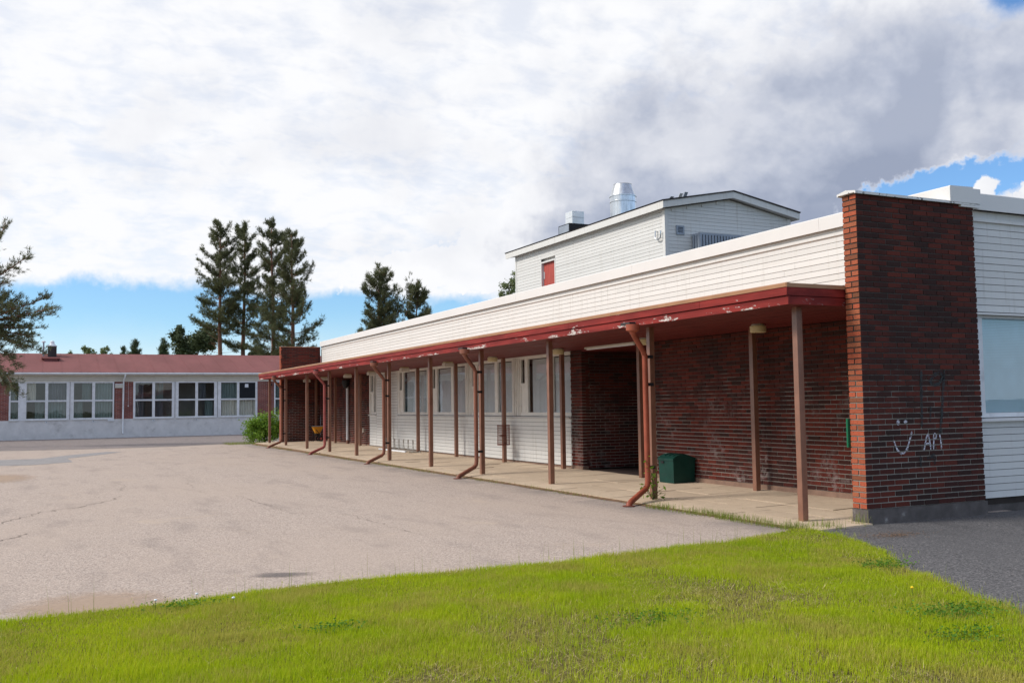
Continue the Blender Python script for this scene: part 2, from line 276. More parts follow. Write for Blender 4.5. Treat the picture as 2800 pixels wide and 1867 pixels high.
    # foliage
    def leaf(name, stops, trans=.35, rough=.6, big=.4, bigs=.5, dry=None):
        m, t = new_mat(name); rnd = t.pos.outputs['Random Per Island']
        f = t.math('ADD', t.math('MULTIPLY', rnd, .6), t.math('MULTIPLY', t.ramp(t.noise(t.p, bigs, 5.0, .6), .3, .7), .4))
        col = t.cramp(f, stops)
        if dry: col = t.mix(t.math('MULTIPLY', t.ramp(t.math('ADD', t.noise(t.p, 1.1, 5.0, .65), t.math('MULTIPLY', rnd, .22)), .56, .74), .75), col, dry)
        t.put(t.b.inputs['Base Color'], col); t.b.inputs['Roughness'].default_value = rough; t.b.inputs['Specular IOR Level'].default_value = .25
        tl = t.add('ShaderNodeBsdfTranslucent'); t.put(tl.inputs[0], col); mx = t.add('ShaderNodeMixShader'); mx.inputs[0].default_value = trans
        t.l.new(t.b.outputs[0], mx.inputs[1]); t.l.new(tl.outputs[0], mx.inputs[2]); t.l.new(mx.outputs[0], t.o.inputs[0]); return m
    M['grass'] = leaf('lawn_grass', [(0, (.26, .38, .006)), (.45, (.42, .53, .008)), (.8, (.52, .585, .016)), (1, (.60, .56, .07))], .42, .6, dry=(.50, .42, .11))
    M['weed'] = leaf('weedy_grass', [(0, (.13, .20, .02)), (.5, (.22, .29, .04)), (1, (.42, .36, .14))], .35)
    M['clover'] = leaf('clover_leaf', [(0, (.075, .19, .015)), (1, (.16, .31, .03))], .35)
    M['pine'] = leaf('pine_needles', [(0, (.075, .085, .042)), (.5, (.135, .148, .07)), (1, (.20, .205, .10))], .3, bigs=.35)
    M['spruce'] = leaf('spruce_needles', [(0, (.07, .095, .045)), (1, (.15, .19, .09))], .15)
    M['birch'] = leaf('birch_leaf', [(0, (.12, .16, .06)), (1, (.27, .31, .14))], .3)
    M['bush'] = leaf('bush_leaf', [(0, (.08, .17, .018)), (.6, (.20, .34, .035)), (1, (.34, .44, .07))], .35, bigs=1.5)
    m, t = new_mat('lawn_soil'); n = t.noise(t.p, 5, 6.0, .7)
    t.put(t.b.inputs['Base Color'], t.cramp(n, [(.3, (.07, .055, .028)), (.5, (.13, .115, .035)), (.7, (.17, .16, .03))])); t.b.inputs['Roughness'].default_value = 1.0; t.b.inputs['Specular IOR Level'].default_value = .05; bump(t, t.noise(t.p, 30, 4.0), .6, .02); M['lawn'] = m
    M['ground'] = paint('rough_ground', (0.10, 0.11, 0.04), 0.3, .4, 1.0)
    m, t = new_mat('white_spray'); n = t.noise(t.p, 40, 5.0, .7)
    tr = t.add('ShaderNodeBsdfTransparent'); mx = t.add('ShaderNodeMixShader'); zz = t.math('FRACT', t.math('DIVIDE', t.math('SUBTRACT', t.sep(t.p)[2], .2), .075)); jt = t.math('ADD', t.math('MULTIPLY', t.ramp(t.math('ABSOLUTE', t.math('SUBTRACT', zz, .5)), .44, .38), .8), .2)
    t.put(mx.inputs[0], t.math('MULTIPLY', t.ramp(n, .33, .58), jt)); t.b.inputs['Base Color'].default_value = (.72, .70, .78, 1)
    t.l.new(tr.outputs[0], mx.inputs[1]); t.l.new(t.b.outputs[0], mx.inputs[2]); t.l.new(mx.outputs[0], t.o.inputs[0]); M['spray_w'] = m
    m, t = new_mat('black_spray'); n = t.noise(t.p, 14, 5.0, .7)
    tr = t.add('ShaderNodeBsdfTransparent'); mx = t.add('ShaderNodeMixShader'); t.put(mx.inputs[0], t.math('MULTIPLY', t.ramp(n, .3, .6), .8)); t.b.inputs['Base Color'].default_value = (.010, .011, .012, 1)
    t.l.new(tr.outputs[0], mx.inputs[1]); t.l.new(t.b.outputs[0], mx.inputs[2]); t.l.new(mx.outputs[0], t.o.inputs[0]); M['spray_k'] = m
def fading(name, c, grain, lo=.50, hi=.30, amt=.9):      # a stain that thins out towards a ragged rim
    m, t = new_mat(name); g = t.vmath('MULTIPLY', t.vmath('SUBTRACT', t.add('ShaderNodeTexCoord').outputs['Generated'], (.5, .5, .5)), (1, 1, 0)); dd = t.vmath('LENGTH', g)
    al = t.ramp(t.math('ADD', dd, t.math('MULTIPLY', t.math('SUBTRACT', t.noise(t.p, 5.0, 6.0, .7), .5), .5)), lo, hi)
    col = t.mix(t.noise(t.p, grain, 4.0, .7), tuple(k * .7 for k in c), tuple(min(1, k * 1.25) for k in c)); t.put(t.b.inputs['Base Color'], col); t.b.inputs['Roughness'].default_value = .95; t.b.inputs['Specular IOR Level'].default_value = .1
    tr = t.add('ShaderNodeBsdfTransparent'); mx = t.add('ShaderNodeMixShader'); t.put(mx.inputs[0], t.math('MULTIPLY', al, amt)); t.l.new(tr.outputs[0], mx.inputs[1]); t.l.new(t.b.outputs[0], mx.inputs[2]); t.l.new(mx.outputs[0], t.o.inputs[0]); return m
setup_materials()
MAT['sand'] = fading('sand', (.50, .37, .27), 60, .5, .15, .6); MAT['stain'] = fading('tar_stain', (.15, .14, .14), 50, .5, .1, .5)
# ------------------------------------------------------------------ mesh helpers
ORG = {}
def tag(o, label=None, cat=None, group=None, kind=None):
    if label: o['label'] = label
    if cat: o['category'] = cat
    if group: o['group'] = group
    if kind: o['kind'] = kind
    return o
def root(name, label, cat, loc, group=None):
    o = bpy.data.objects.new(name, None); COL.objects.link(o); o.location = loc; o.empty_display_size = .2
    ORG[o.name] = np.array(loc, float); return tag(o, label, cat, group)
def link(o, parent=None):
    COL.objects.link(o)
    if parent is not None: o.parent = parent
    ORG[o.name] = ORG[parent.name] if parent is not None else np.zeros(3)
    return o
class MB:
    def __init__(s): s.v = []; s.f = []; s.m = []; s.smooth = False
    def quad(s, a, b, c, d, mi=0):
        n = len(s.v); s.v += [tuple(a), tuple(b), tuple(c), tuple(d)]; s.f.append((n, n + 1, n + 2, n + 3)); s.m.append(mi)
    def box(s, x0, x1, y0, y1, z0, z1, mi=0):
        n = len(s.v)
        s.v += [(x, y, z) for z in (z0, z1) for y in (y0, y1) for x in (x0, x1)]
        for q in ((0, 2, 3, 1), (4, 5, 7, 6), (0, 1, 5, 4), (2, 6, 7, 3), (0, 4, 6, 2), (1, 3, 7, 5)): s.f.append(tuple(n + i for i in q)); s.m.append(mi)
        return s
    def prism(s, pts, axis, a0, a1, mi=0):           # closed 2-D outline extruded along an axis
        n = len(s.v); k = len(pts)
        def mk(p, a): return {'x': (a, p[0], p[1]), 'y': (p[0], a, p[1]), 'z': (p[0], p[1], a)}[axis]
        s.v += [mk(p, a0) for p in pts] + [mk(p, a1) for p in pts]
        s.f.append(tuple(n + i for i in range(k))[::-1]); s.f.append(tuple(n + k + i for i in range(k))); s.m += [mi, mi]
        for i in range(k): j = (i + 1) % k; s.f.append((n + i, n + j, n + k + j, n + k + i)); s.m.append(mi)
        return s
    def tube(s, pts, rad, seg=8, mi=0, cap=True):
        pts = [Vector(p) for p in pts]; rad = rad if isinstance(rad, (list, tuple)) else [rad] * len(pts); n0 = len(s.v); up = None
        for i, p in enumerate(pts):
            d = (pts[min(i + 1, len(pts) - 1)] - pts[max(i - 1, 0)]).normalized()
            if up is None: up = d.orthogonal().normalized()
            up = (up - d * up.dot(d)); up = up.normalized() if up.length > 1e-6 else d.orthogonal().normalized(); w = d.cross(up)
            for k in range(seg): a = 2 * math.pi * k / seg; s.v.append(tuple(p + (up * math.cos(a) + w * math.sin(a)) * rad[i]))
        for i in range(len(pts) - 1):
            for k in range(seg):
                a = n0 + i * seg + k; b = n0 + i * seg + (k + 1) % seg; s.f.append((a, b, b + seg, a + seg)); s.m.append(mi)
        if cap:
            s.f.append(tuple(n0 + k for k in range(seg))[::-1]); s.f.append(tuple(n0 + (len(pts) - 1) * seg + k for k in range(seg))); s.m += [mi, mi]
        return s
    def lathe(s, prof, c, seg=24, mi=0):             # prof: (radius, z)
        n0 = len(s.v)
        for r, z in prof:
            for k in range(seg): a = 2 * math.pi * k / seg; s.v.append((c[0] + r * math.cos(a), c[1] + r * math.sin(a), c[2] + z))
        for i in range(len(prof) - 1):
            for k in range(seg): a = n0 + i * seg + k; b = n0 + i * seg + (k + 1) % seg; s.f.append((a, b, b + seg, a + seg)); s.m.append(mi)
        s.f.append(tuple(n0 + k for k in range(seg))[::-1]); s.f.append(tuple(n0 + (len(prof) - 1) * seg + k for k in range(seg))); s.m += [mi, mi]
        return s
    def mesh(s, name, mats, org=(0, 0, 0)):
        me = bpy.data.meshes.new(name); o = np.array(org, float)
        me.from_pydata([tuple(np.array(v) - o) for v in s.v], [], s.f)
        for k in (mats if isinstance(mats, (list, tuple)) else [mats]): me.materials.append(k)
        me.polygons.foreach_set('material_index', s.m)
        if s.smooth: me.polygons.foreach_set('use_smooth', [True] * len(me.polygons))
        me.update(); return me
    def build(s, name, mats, parent=None, kind=None, label=None):
        o = bpy.data.objects.new(name, s.mesh(name, mats, ORG[parent.name] if parent is not None else (0, 0, 0))); link(o, parent); return tag(o, label, None, None, kind)
def smooth_by_angle(o, ang=35):
    me = o.data; me.polygons.foreach_set('use_smooth', [True] * len(me.polygons))
    try: me.set_sharp_from_angle(angle=math.radians(ang))
    except Exception: pass
def chamfer_cube(name, mat, b=.06):                   # unit cube with small chamfers, shared by pieces
    import bmesh
    bm = bmesh.new(); bmesh.ops.create_cube(bm, size=1.0); bmesh.ops.bevel(bm, geom=bm.edges[:], offset=b, segments=1, affect='EDGES', profile=.5)
    me = bpy.data.meshes.new(name); bm.to_mesh(me); bm.free(); me.materials.append(mat); return me
def plain_cube(name, mat):
    me = MB().box(-.5, .5, -.5, .5, -.5, .5).mesh(name, mat); return me
CUBES = {}
def piece(name, mat, parent, x0, x1, y0, y1, z0, z1, rot=(0, 0, 0), cham=0.0, label=None):
    key = (mat.name, cham)
    if key not in CUBES: CUBES[key] = chamfer_cube('piece_' + mat.name, mat, cham) if cham else plain_cube('piece_' + mat.name, mat)
    o = bpy.data.objects.new(name, CUBES[key]); link(o, parent)
    o.location = np.array(((x0 + x1) / 2, (y0 + y1) / 2, (z0 + z1) / 2)) - ORG[parent.name]; o.scale = (x1 - x0, y1 - y0, z1 - z0); o.rotation_euler = rot
    return tag(o, label)
def raw_mesh(name, verts, faces_flat, nper, mat):     # numpy vertices, equal-size faces
    me = bpy.data.meshes.new(name); nv = len(verts); nf = len(faces_flat) // nper
    me.vertices.add(nv); me.vertices.foreach_set('co', np.asarray(verts, np.float32).ravel())
    me.loops.add(nf * nper); me.loops.foreach_set('vertex_index', np.asarray(faces_flat, np.int32).ravel())
    me.polygons.add(nf); me.polygons.foreach_set('loop_start', np.arange(0, nf * nper, nper, dtype=np.int32))
    me.update(calc_edges=True); me.validate(); me.materials.append(mat); return me

# ------------------------------------------------------------------ ground
def slab_z(x, y): return .02 + .0017 * y + .02 * (x + .5)
def sheet(name, pts, z, mat, kind='structure', parent=None):
    mb = MB(); n = len(pts); mb.v = [(x, y, z) for x, y in pts]; mb.f = [tuple(range(n))]; mb.m = [0]
    o = mb.build(name, mat, parent); return tag(o, kind=kind) if kind else o
LAWN_TOP = [(-40, -1.2), (-14, -1.1), (-10.25, -1.02), (-9.71, -1.0), (-9.08, -.92), (-8.4, -.78), (-7.52, -.66), (-6.97, -.63), (-5.67, -.76), (-4.37, -.62), (-3.43, -.50), (-2.31, -.36), (-1.55, -.06), (-1.10, .16), (-.98, -.10), (-1.08, -.45)]
LAWN_RIGHT = [(-1.30, -1.08), (-1.62, -1.81), (-2.22, -2.6), (-2.41, -2.98), (-2.57, -3.46), (-2.9, -4.04), (-3.01, -4.38), (-3.22, -4.73), (-3.6, -6.0), (-4.5, -9.0), (-8, -30), (-40, -30)]
LAWN = LAWN_TOP + LAWN_RIGHT
def build_ground():
    sheet('ground', [(-900, -900), (900, -900), (900, 1200), (-900, 1200)], -.03, MAT['ground'])
    yard = sheet('schoolyard', [(-60, -2), (3, -2), (3, 36.2), (20, 36.2), (20, 56), (-60, 56)], 0.0, MAT['yard'])
    sheet('apron', [(-60, 37.6), (-11.5, 37.4), (-8.5, 36.7), (-5.7, 36.5), (-4.2, 36.9), (-2.0, 38.5), (0.6, 41.5), (20, 44), (20, 55), (-60, 55)], .004, MAT['apron'])
    pts = [(-30, 29.5), (-11.2, 28.7), (-10.0, 28.6), (-8.95, 31.0), (-7.6, 33.0), (-7.0, 32.5), (-7.74, 30.7), (-9.1, 28.1), (-9.0, 25.4), (-10.2, 24.3), (-11.1, 24.5), (-30, 24.0)]
    sheet('asphalt_patch', pts, .004, MAT['patch'])
    sheet('path', [(-1.05, -.14), (-.2, -.14), (.0, -.04), (2.2, -.03), (2.35, .1), (40, .1), (40, -40), (-9, -40), (-5.6, -9), (-4.3, -6), (-3.9, -4.7), (-3.2, -3.4), (-2.6, -2.2), (-1.9, -1.0), (-1.4, -.3)], .004, MAT['path'])
    # lawn: gently uneven sheet, slightly higher than the asphalt
    import bmesh
    o = sheet('lawn', LAWN, .012, MAT['lawn'])
    # sand fan near the lawn edge and further out
    def fan(cx, cy, rx, ry, seed, z, name):
        rnd = random.Random(seed); pts = []
        for k in range(36):
            a = 2 * math.pi * k / 36; q = 1 + rnd.uniform(-.13, .13); pts.append((cx + rx * q * math.cos(a), cy + ry * q * math.sin(a)))
        return sheet(name, pts, z, MAT['sand'], None, yard)
    fan(-9.55, -.62, .75, .75, 1, .006, 'sand_patch'); fan(-11.0, 18.0, 1.0, 2.2, 2, .005, 'sand_patch')
    # cracks: thin ragged ribbons of dark filler
    def crack(px, w, seed):
        rnd = random.Random(seed); pts = [P(u, v, 2, 0) for u, v in px]; out = []
        for a, b in zip(pts[:-1], pts[1:]):
            n = max(2, int(np.linalg.norm(b - a) / .12))
            for i in range(n): out.append(a + (b - a) * i / n + np.array([rnd.gauss(0, .035), rnd.gauss(0, .035), 0]))
        mb = MB()
        for a, b in zip(out[:-1], out[1:]):
            d = b - a; nrm = np.array([-d[1], d[0], 0]); nrm /= (np.linalg.norm(nrm) + 1e-9); w1 = w * rnd.uniform(.05, .62)
            q = lambda p, s: (p[0] + nrm[0] * s, p[1] + nrm[1] * s, .0055)
            mb.quad(q(a, -w1), q(b, -w1 * .8), q(b, w1 * .8), q(a, w1))
        mb.build('crack', MAT['crack'], yard)
    MAT['crack'] = paint('crack_filler', (.28, .23, .195), .3, 20, .95)
    zk = lambda a, b: (a * .21259, 1180 + b * .21259)
    for i, (px, w) in enumerate([([zk(0, 1180), zk(500, 1040), zk(1000, 970), zk(1400, 890), zk(1600, 810)], .022), ([zk(1000, 370), zk(1700, 365), zk(2352, 360), (620, 1252)], .05), ([zk(0, 510), zk(700, 480), zk(1500, 435), zk(2300, 395)], .04),
                                 ([(0, 1480), (40, 1468), (78, 1455)], .03), ([(645, 1355), (735, 1382), (800, 1402), (860, 1408)], .014), ([(935, 1403), (1000, 1420), (1160, 1465)], .011), ([(330, 1340), (345, 1330), (310, 1318)], .018),
                                 ([(395, 1478), (455, 1468), (530, 1460)], .009), ([(1200, 1412), (1240, 1416)], .012), ([(505, 1285), (545, 1281)], .03), ([(170, 1566), (240, 1574)], .006), ([(510, 1320), (540, 1340), (560, 1350)], .012)]):
        crack(px, w, i)
    # dark oily strip near the lawn
    pts = [P(u, v, 2, 0)[:2] for u, v in ((640, 1574), (670, 1567), (880, 1564), (900, 1571), (860, 1577), (680, 1579))]
    sheet('tar_stain', [tuple(p) for p in pts], .0045, MAT['stain'], None, yard)
build_ground()

def build_walkway():
    base = MB(); d = .035; y1 = 36.3
    for x0, x1, y0 in ((-1.02, -.015, -.12), (-.015, 1.9, .262)): base.quad((x0, y0, slab_z(x0, y0) - d), (x1, y0, slab_z(x1, y0) - d), (x1, y1, slab_z(x1, y1) - d), (x0, y1, slab_z(x0, y1) - d))
    w = base.build('walkway', MAT['soil']); tag(w, kind='structure')
    rnd = random.Random(4); rot = (math.atan(.0017), -math.atan(.02), 0)
    xs = [-1.0, -.51, -.02, .60, 1.22, 1.845]
    for i in range(5):
        y0 = -.12 if i < 2 else .265; ny = 36; step = (y1 - y0) / ny
        for j in range(ny):
            a, b = xs[i] + .005, xs[i + 1] - .005; c, e = y0 + j * step + .005, y0 + (j + 1) * step - .005
            z = slab_z((a + b) / 2, (c + e) / 2) + rnd.gauss(0, .003)
            piece('paving_slab', MAT['paving'], w, a, b, c, e, z - .05, z, (rot[0] + rnd.gauss(0, .003), rot[1] + rnd.gauss(0, .004), 0))
build_walkway()

# ------------------------------------------------------------------ brickwork
BL, BH, PL, PH = .257, .061, .27, .075
BRICK_MESH = {}
def brick_obj(parent, mat, x0, x1, y0, y1, z0, z1):
    piece('brick', mat, parent, x0, x1, y0, y1, z0, z1, cham=.03)
def brick_wall(parent, facing, plane, u0, u1, z0, z1, mat, limit=300, seed=0, depth=.10, core=True):
    """running bond; facing '-x' (u = y) or '-y' (u = x)"""
    rnd = random.Random(seed); L = []; rows = int(round((z1 - z0) / PH)); ph = (z1 - z0) / rows
    for r in range(rows):
        u = u0 - (PL / 2 if r % 2 else 0)
        while u < u1 - .02:
            a, b = max(u, u0), min(u + BL, u1)
            if b - a > .03: L.append((a, b, z0 + r * ph + .007, z0 + (r + 1) * ph - .007))
            u += PL
    def bx(q):
        o = rnd.gauss(0, .0018)
        return (plane + o, plane + depth, q[0], q[1], q[2], q[3]) if facing == '-x' else (q[0], q[1], plane + o, plane + depth, q[2], q[3])
    def dist(q):
        c = (plane, (q[0] + q[1]) / 2) if facing == '-x' else ((q[0] + q[1]) / 2, plane); return (c[0] - CAM[0]) ** 2 + (c[1] - CAM[1]) ** 2 + ((q[2] + q[3]) / 2 - 1.7) ** 2 * .2
    L.sort(key=dist)
    for q in L[:limit]: brick_obj(parent, mat, *bx(q))
    if L[limit:]:
        mb = MB()
        for q in L[limit:]: mb.box(*bx(q))
        mb.build('bricks', mat, parent, kind='stuff')
    if core:
        mb = MB(); e = .009
        mb.box(*((plane + e, plane + depth + .02, u0 + .002, u1 - .002, z0, z1) if facing == '-x' else (u0 + .002, u1 - .002, plane + e, plane + depth + .02, z0, z1)))
        mb.build('mortar', MAT['mortar'], parent)

def stroke(mb, pts, w, y, seed=0):                    # a sprayed line on the plane y = const, round ends
    rnd = random.Random(seed); pts = [np.array(p, float) for p in pts]; dense = []
    for a, b in zip(pts[:-1], pts[1:]):
        n = max(1, int(np.linalg.norm(b - a) / .02)); dense += [a + (b - a) * i / n for i in range(n)]
    dense.append(pts[-1]); prev = None
    for i, p in enumerate(dense):
        d = dense[min(i + 1, len(dense) - 1)] - dense[max(i - 1, 0)]; n = np.array([-d[1], d[0]]); n = n / (np.linalg.norm(n) + 1e-9)
        ww = w * (.75 + .35 * rnd.random()) * (0.55 if i in (0, len(dense) - 1) else 1); cur = (p - n * ww / 2, p + n * ww / 2)
        if prev: mb.quad((prev[0][0], y, prev[0][1]), (cur[0][0], y, cur[0][1]), (cur[1][0], y, cur[1][1]), (prev[1][0], y, prev[1][1]))
        prev = cur
def build_fins():
    f = root('brick_fin_wall', 'tall dark red brick fin wall at the near corner with graffiti and white cap', 'wall', (0, 0, 0))
    rnd = random.Random(11); z0 = .20; rows = 57; L = []; W = 2.29
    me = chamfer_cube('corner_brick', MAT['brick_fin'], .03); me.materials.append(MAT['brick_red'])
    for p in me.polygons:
        if p.normal.x < -.9: p.material_index = 1  # sunward side of each corner brick takes the sunlit-toned copy
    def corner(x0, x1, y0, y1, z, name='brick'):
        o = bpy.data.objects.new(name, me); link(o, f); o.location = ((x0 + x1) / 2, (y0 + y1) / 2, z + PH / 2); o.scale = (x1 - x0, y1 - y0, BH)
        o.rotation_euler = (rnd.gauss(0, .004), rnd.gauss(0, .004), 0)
    for r in range(rows):
        z = z0 + r * PH; j = rnd.gauss(0, .0015)
        if r % 2: corner(j, .123, 0, BL, z); u = .134
        else: corner(j, BL, 0, .122, z); corner(j * .5, BL, .135, BL, z); u = .268
        while u < W - .03:
            b = min(u + BL, W); L.append((u, b, z + .007, z + PH - .007)); u += PL
    L.sort(key=lambda q: q[0] + abs(q[2] - 1.5) * .25)
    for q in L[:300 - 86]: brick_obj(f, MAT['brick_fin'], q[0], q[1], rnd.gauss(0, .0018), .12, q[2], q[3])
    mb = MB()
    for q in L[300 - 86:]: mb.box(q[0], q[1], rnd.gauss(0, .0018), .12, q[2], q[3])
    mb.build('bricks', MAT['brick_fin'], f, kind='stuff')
    MB().box(.010, W - .012, .009, .248, z0, z0 + rows * PH).build('mortar', MAT['mortar'], f)
    mb = MB()                                        # rear face, seen from under the canopy side
    for r in range(rows):
        u = .14 if r % 2 else .27
        while u < W - .03: mb.box(u, min(u + BL, W), .20, .257, z0 + r * PH + .007, z0 + (r + 1) * PH - .007); u += PL
    mb.build('rear_bricks', MAT['brick'], f, kind='stuff')
    mb = MB(); n = 14; prev = None
    mb.box(-.004, W + .01, -.022, .262, -.05, z0 - .004); mb.build('footing', MAT['footing'], f)
    # sheet-metal cap, ridged to both sides
    zt = z0 + rows * PH
    MB().prism([(-.045, zt - .005), (-.045, zt + .03), (.13, zt + .062), (.30, zt + .03), (.30, zt - .005), (.28, zt - .005), (.28, zt + .008), (-.025, zt + .008), (-.025, zt - .005)], 'x', -.05, 2.30).build('cap', MAT['cap'], f)
    # graffiti
    g = lambda a, b: (lambda p: (p[0], p[2]))(P(2200 + a * .3188, 950 + b * .3188, 1, 0.0))
    mw = MB(); yy = -.0065
    stroke(mw, [g(798, 620), g(800, 665)], .05, yy, 1); stroke(mw, [g(815, 690), g(822, 705)], .015, yy, 2)
    stroke(mw, [g(862, 622), g(864, 648)], .075, yy, 3)
    stroke(mw, [g(*q) for q in ((763, 795), (775, 835), (795, 880), (820, 905), (850, 905), (875, 870), (895, 810), (908, 760), (918, 718))], .028, yy, 4)
    stroke(mw, [g(*q) for q in ((1020, 885), (1032, 820), (1045, 760), (1055, 738), (1066, 775), (1075, 830), (1080, 875))], .026, yy, 5); stroke(mw, [g(1025, 825), g(1072, 818)], .024, yy, 6)
    stroke(mw, [g(*q) for q in ((1103, 872), (1105, 800), (1103, 745), (1115, 735), (1128, 750), (1126, 772), (1105, 785))], .026, yy, 7)
    stroke(mw, [g(*q) for q in ((1155, 742), (1164, 790), (1172, 870))], .026, yy, 8)
    mw.build('graffiti', MAT['spray_w'], f, label='white sprayed face with smile and letters API')
    mk = MB()
    stroke(mk, [g(*q) for q in ((997, 200), (1000, 400), (1003, 560), (1003, 680))], .05, yy, 11)
    stroke(mk, [g(*q) for q in ((1190, 225), (1150, 215), (1100, 240), (1075, 290), (1100, 325), (1150, 310), (1185, 260), (1192, 200), (1185, 400), (1175, 560), (1160, 740))], .055, yy, 12)
    stroke(mk, [g(*q) for q in ((1080, 500), (1075, 640))], .03, yy, 13); stroke(mk, [g(*q) for q in ((990, 930), (995, 1030))], .04, yy, 14); stroke(mk, [g(*q) for q in ((1050, 950), (1110, 920), (1115, 1000))], .05, yy, 15)
    mk.build('graffiti', MAT['spray_k'], f, label='faint black sprayed digits')
    b = root('brick_fin_wall', 'far brick fin wall rising above the red canopy end', 'wall', (0, 35.56, 0))
    brick_wall(b, '-y', 35.56, .0, 1.85, .12, 4.47, MAT['brick'], 300, 21)
    mb = MB()
    for r in range(58):
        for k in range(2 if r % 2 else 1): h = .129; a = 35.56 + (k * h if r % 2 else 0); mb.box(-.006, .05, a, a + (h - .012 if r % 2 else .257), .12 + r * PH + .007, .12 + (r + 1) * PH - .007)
    mb.build('edge_bricks', MAT['brick_red'], b, kind='stuff'); MB().box(-.002, 1.84, 35.64, 35.815, .05, 4.47).build('core', MAT['mortar'], b)  # sunward edge, in the sunlit-toned brick colour
    MB().box(-.02, 1.85, 35.54, 35.83, 4.472, 4.50).build('cap', MAT['copper'], b)
    w = root('brick_wall', 'shaded brick wall beside the entrance, behind the green grit box', 'wall', (1.85, .27, 0))
    brick_wall(w, '-x', 1.85, .27, 7.71, .16, 2.96, MAT['brick'], 300, 31)
    MB().box(1.835, 1.99, .262, 7.71, -.03, .158).build('plinth', MAT['tanplinth'], w)
    w = root('brick_wall', 'dark brick wall of the recessed entrance and its pier', 'wall', (1.85, 10.86, 0))
    brick_wall(w, '-x', 1.85, 10.86, 11.42, .16, 2.96, MAT['brick'], 90, 32, depth=.2); brick_wall(w, '-y', 10.86, 1.96, 6.6, .10, 2.93, MAT['brick'], 200, 33)
    MB().box(1.838, 2.0, 10.852, 11.43, -.03, .158).build('plinth', MAT['tanplinth'], w)
    w = root('brick_wall', 'far brick wall under the canopy with the grey drain pipe', 'wall', (1.85, 27.92, 0))
    brick_wall(w, '-x', 1.85, 27.93, 35.55, .17, 2.96, MAT['brick'], 300, 34)
    MB().box(1.838, 1.99, 27.93, 35.55, -.03, .168).build('plinth', MAT['tanplinth'], w)
MAT['footing'] = paint('stained_footing', (.115, .10, .095), .2, 5, .9, bmp=.4, bscale=40, dirt=(.42, .40, .38), dirt_amt=.6, dscale=5, dlo=.60, dhi=.72)
MAT['tanplinth'] = paint('tan_plinth', (.27, .17, .125), .15, 5, .9, bmp=.3, bscale=40, dirt=(.14, .10, .09), dirt_amt=.5, dscale=4)
build_fins()
# ------------------------------------------------------------------ main school building
BP = .105                                             # cladding board pitch
def board_row(parent, mat, facing, plane, u0, u1, z0, z1, rnd, seg=None, th=.022):
    cuts = [u0, u1]
    if seg:
        cuts = [u0]; u = u0 + rnd.uniform(.3, 1) * seg
        while u < u1 - .8: cuts.append(u); u += rnd.uniform(.75, 1.15) * seg
        cuts.append(u1)
    for a, b in zip(cuts[:-1], cuts[1:]):
        o = rnd.gauss(0, .0012); g = .0018
        if facing == '-x': piece('cladding_board', mat, parent, plane + o, plane + th, a + g, b - g, z0, z1, (0, rnd.gauss(0, .01) + .03, 0))
        else: piece('cladding_board', mat, parent, a + g, b - g, plane + o, plane + th, z0, z1, (-.03 + rnd.gauss(0, .01), 0, 0))
def boards(parent, mat, facing, plane, u0, u1, z0, z1, rnd, seg=None, pitch=BP):
    n = max(1, int(round((z1 - z0) / pitch))); p = (z1 - z0) / n
    for i in range(n): board_row(parent, mat, facing, plane, u0, u1, z0 + i * p + .006, z0 + (i + 1) * p - .002, rnd, seg)
def blind(parent, facing, plane, u0, u1, z0, z1, mat, pitch=.026):
    mb = MB(); n = int((z1 - z0) / pitch)
    for i in range(n):
        z = z0 + i * pitch
        if facing == '-x': mb.quad((plane, u0, z), (plane + .014, u0, z + pitch * .97), (plane + .014, u1, z + pitch * .97), (plane, u1, z))
        else: mb.quad((u0, plane, z), (u1, plane, z), (u1, plane + .012, z + pitch * .98), (u0, plane + .012, z + pitch * .98))
    return mb.build('blind', mat, parent)
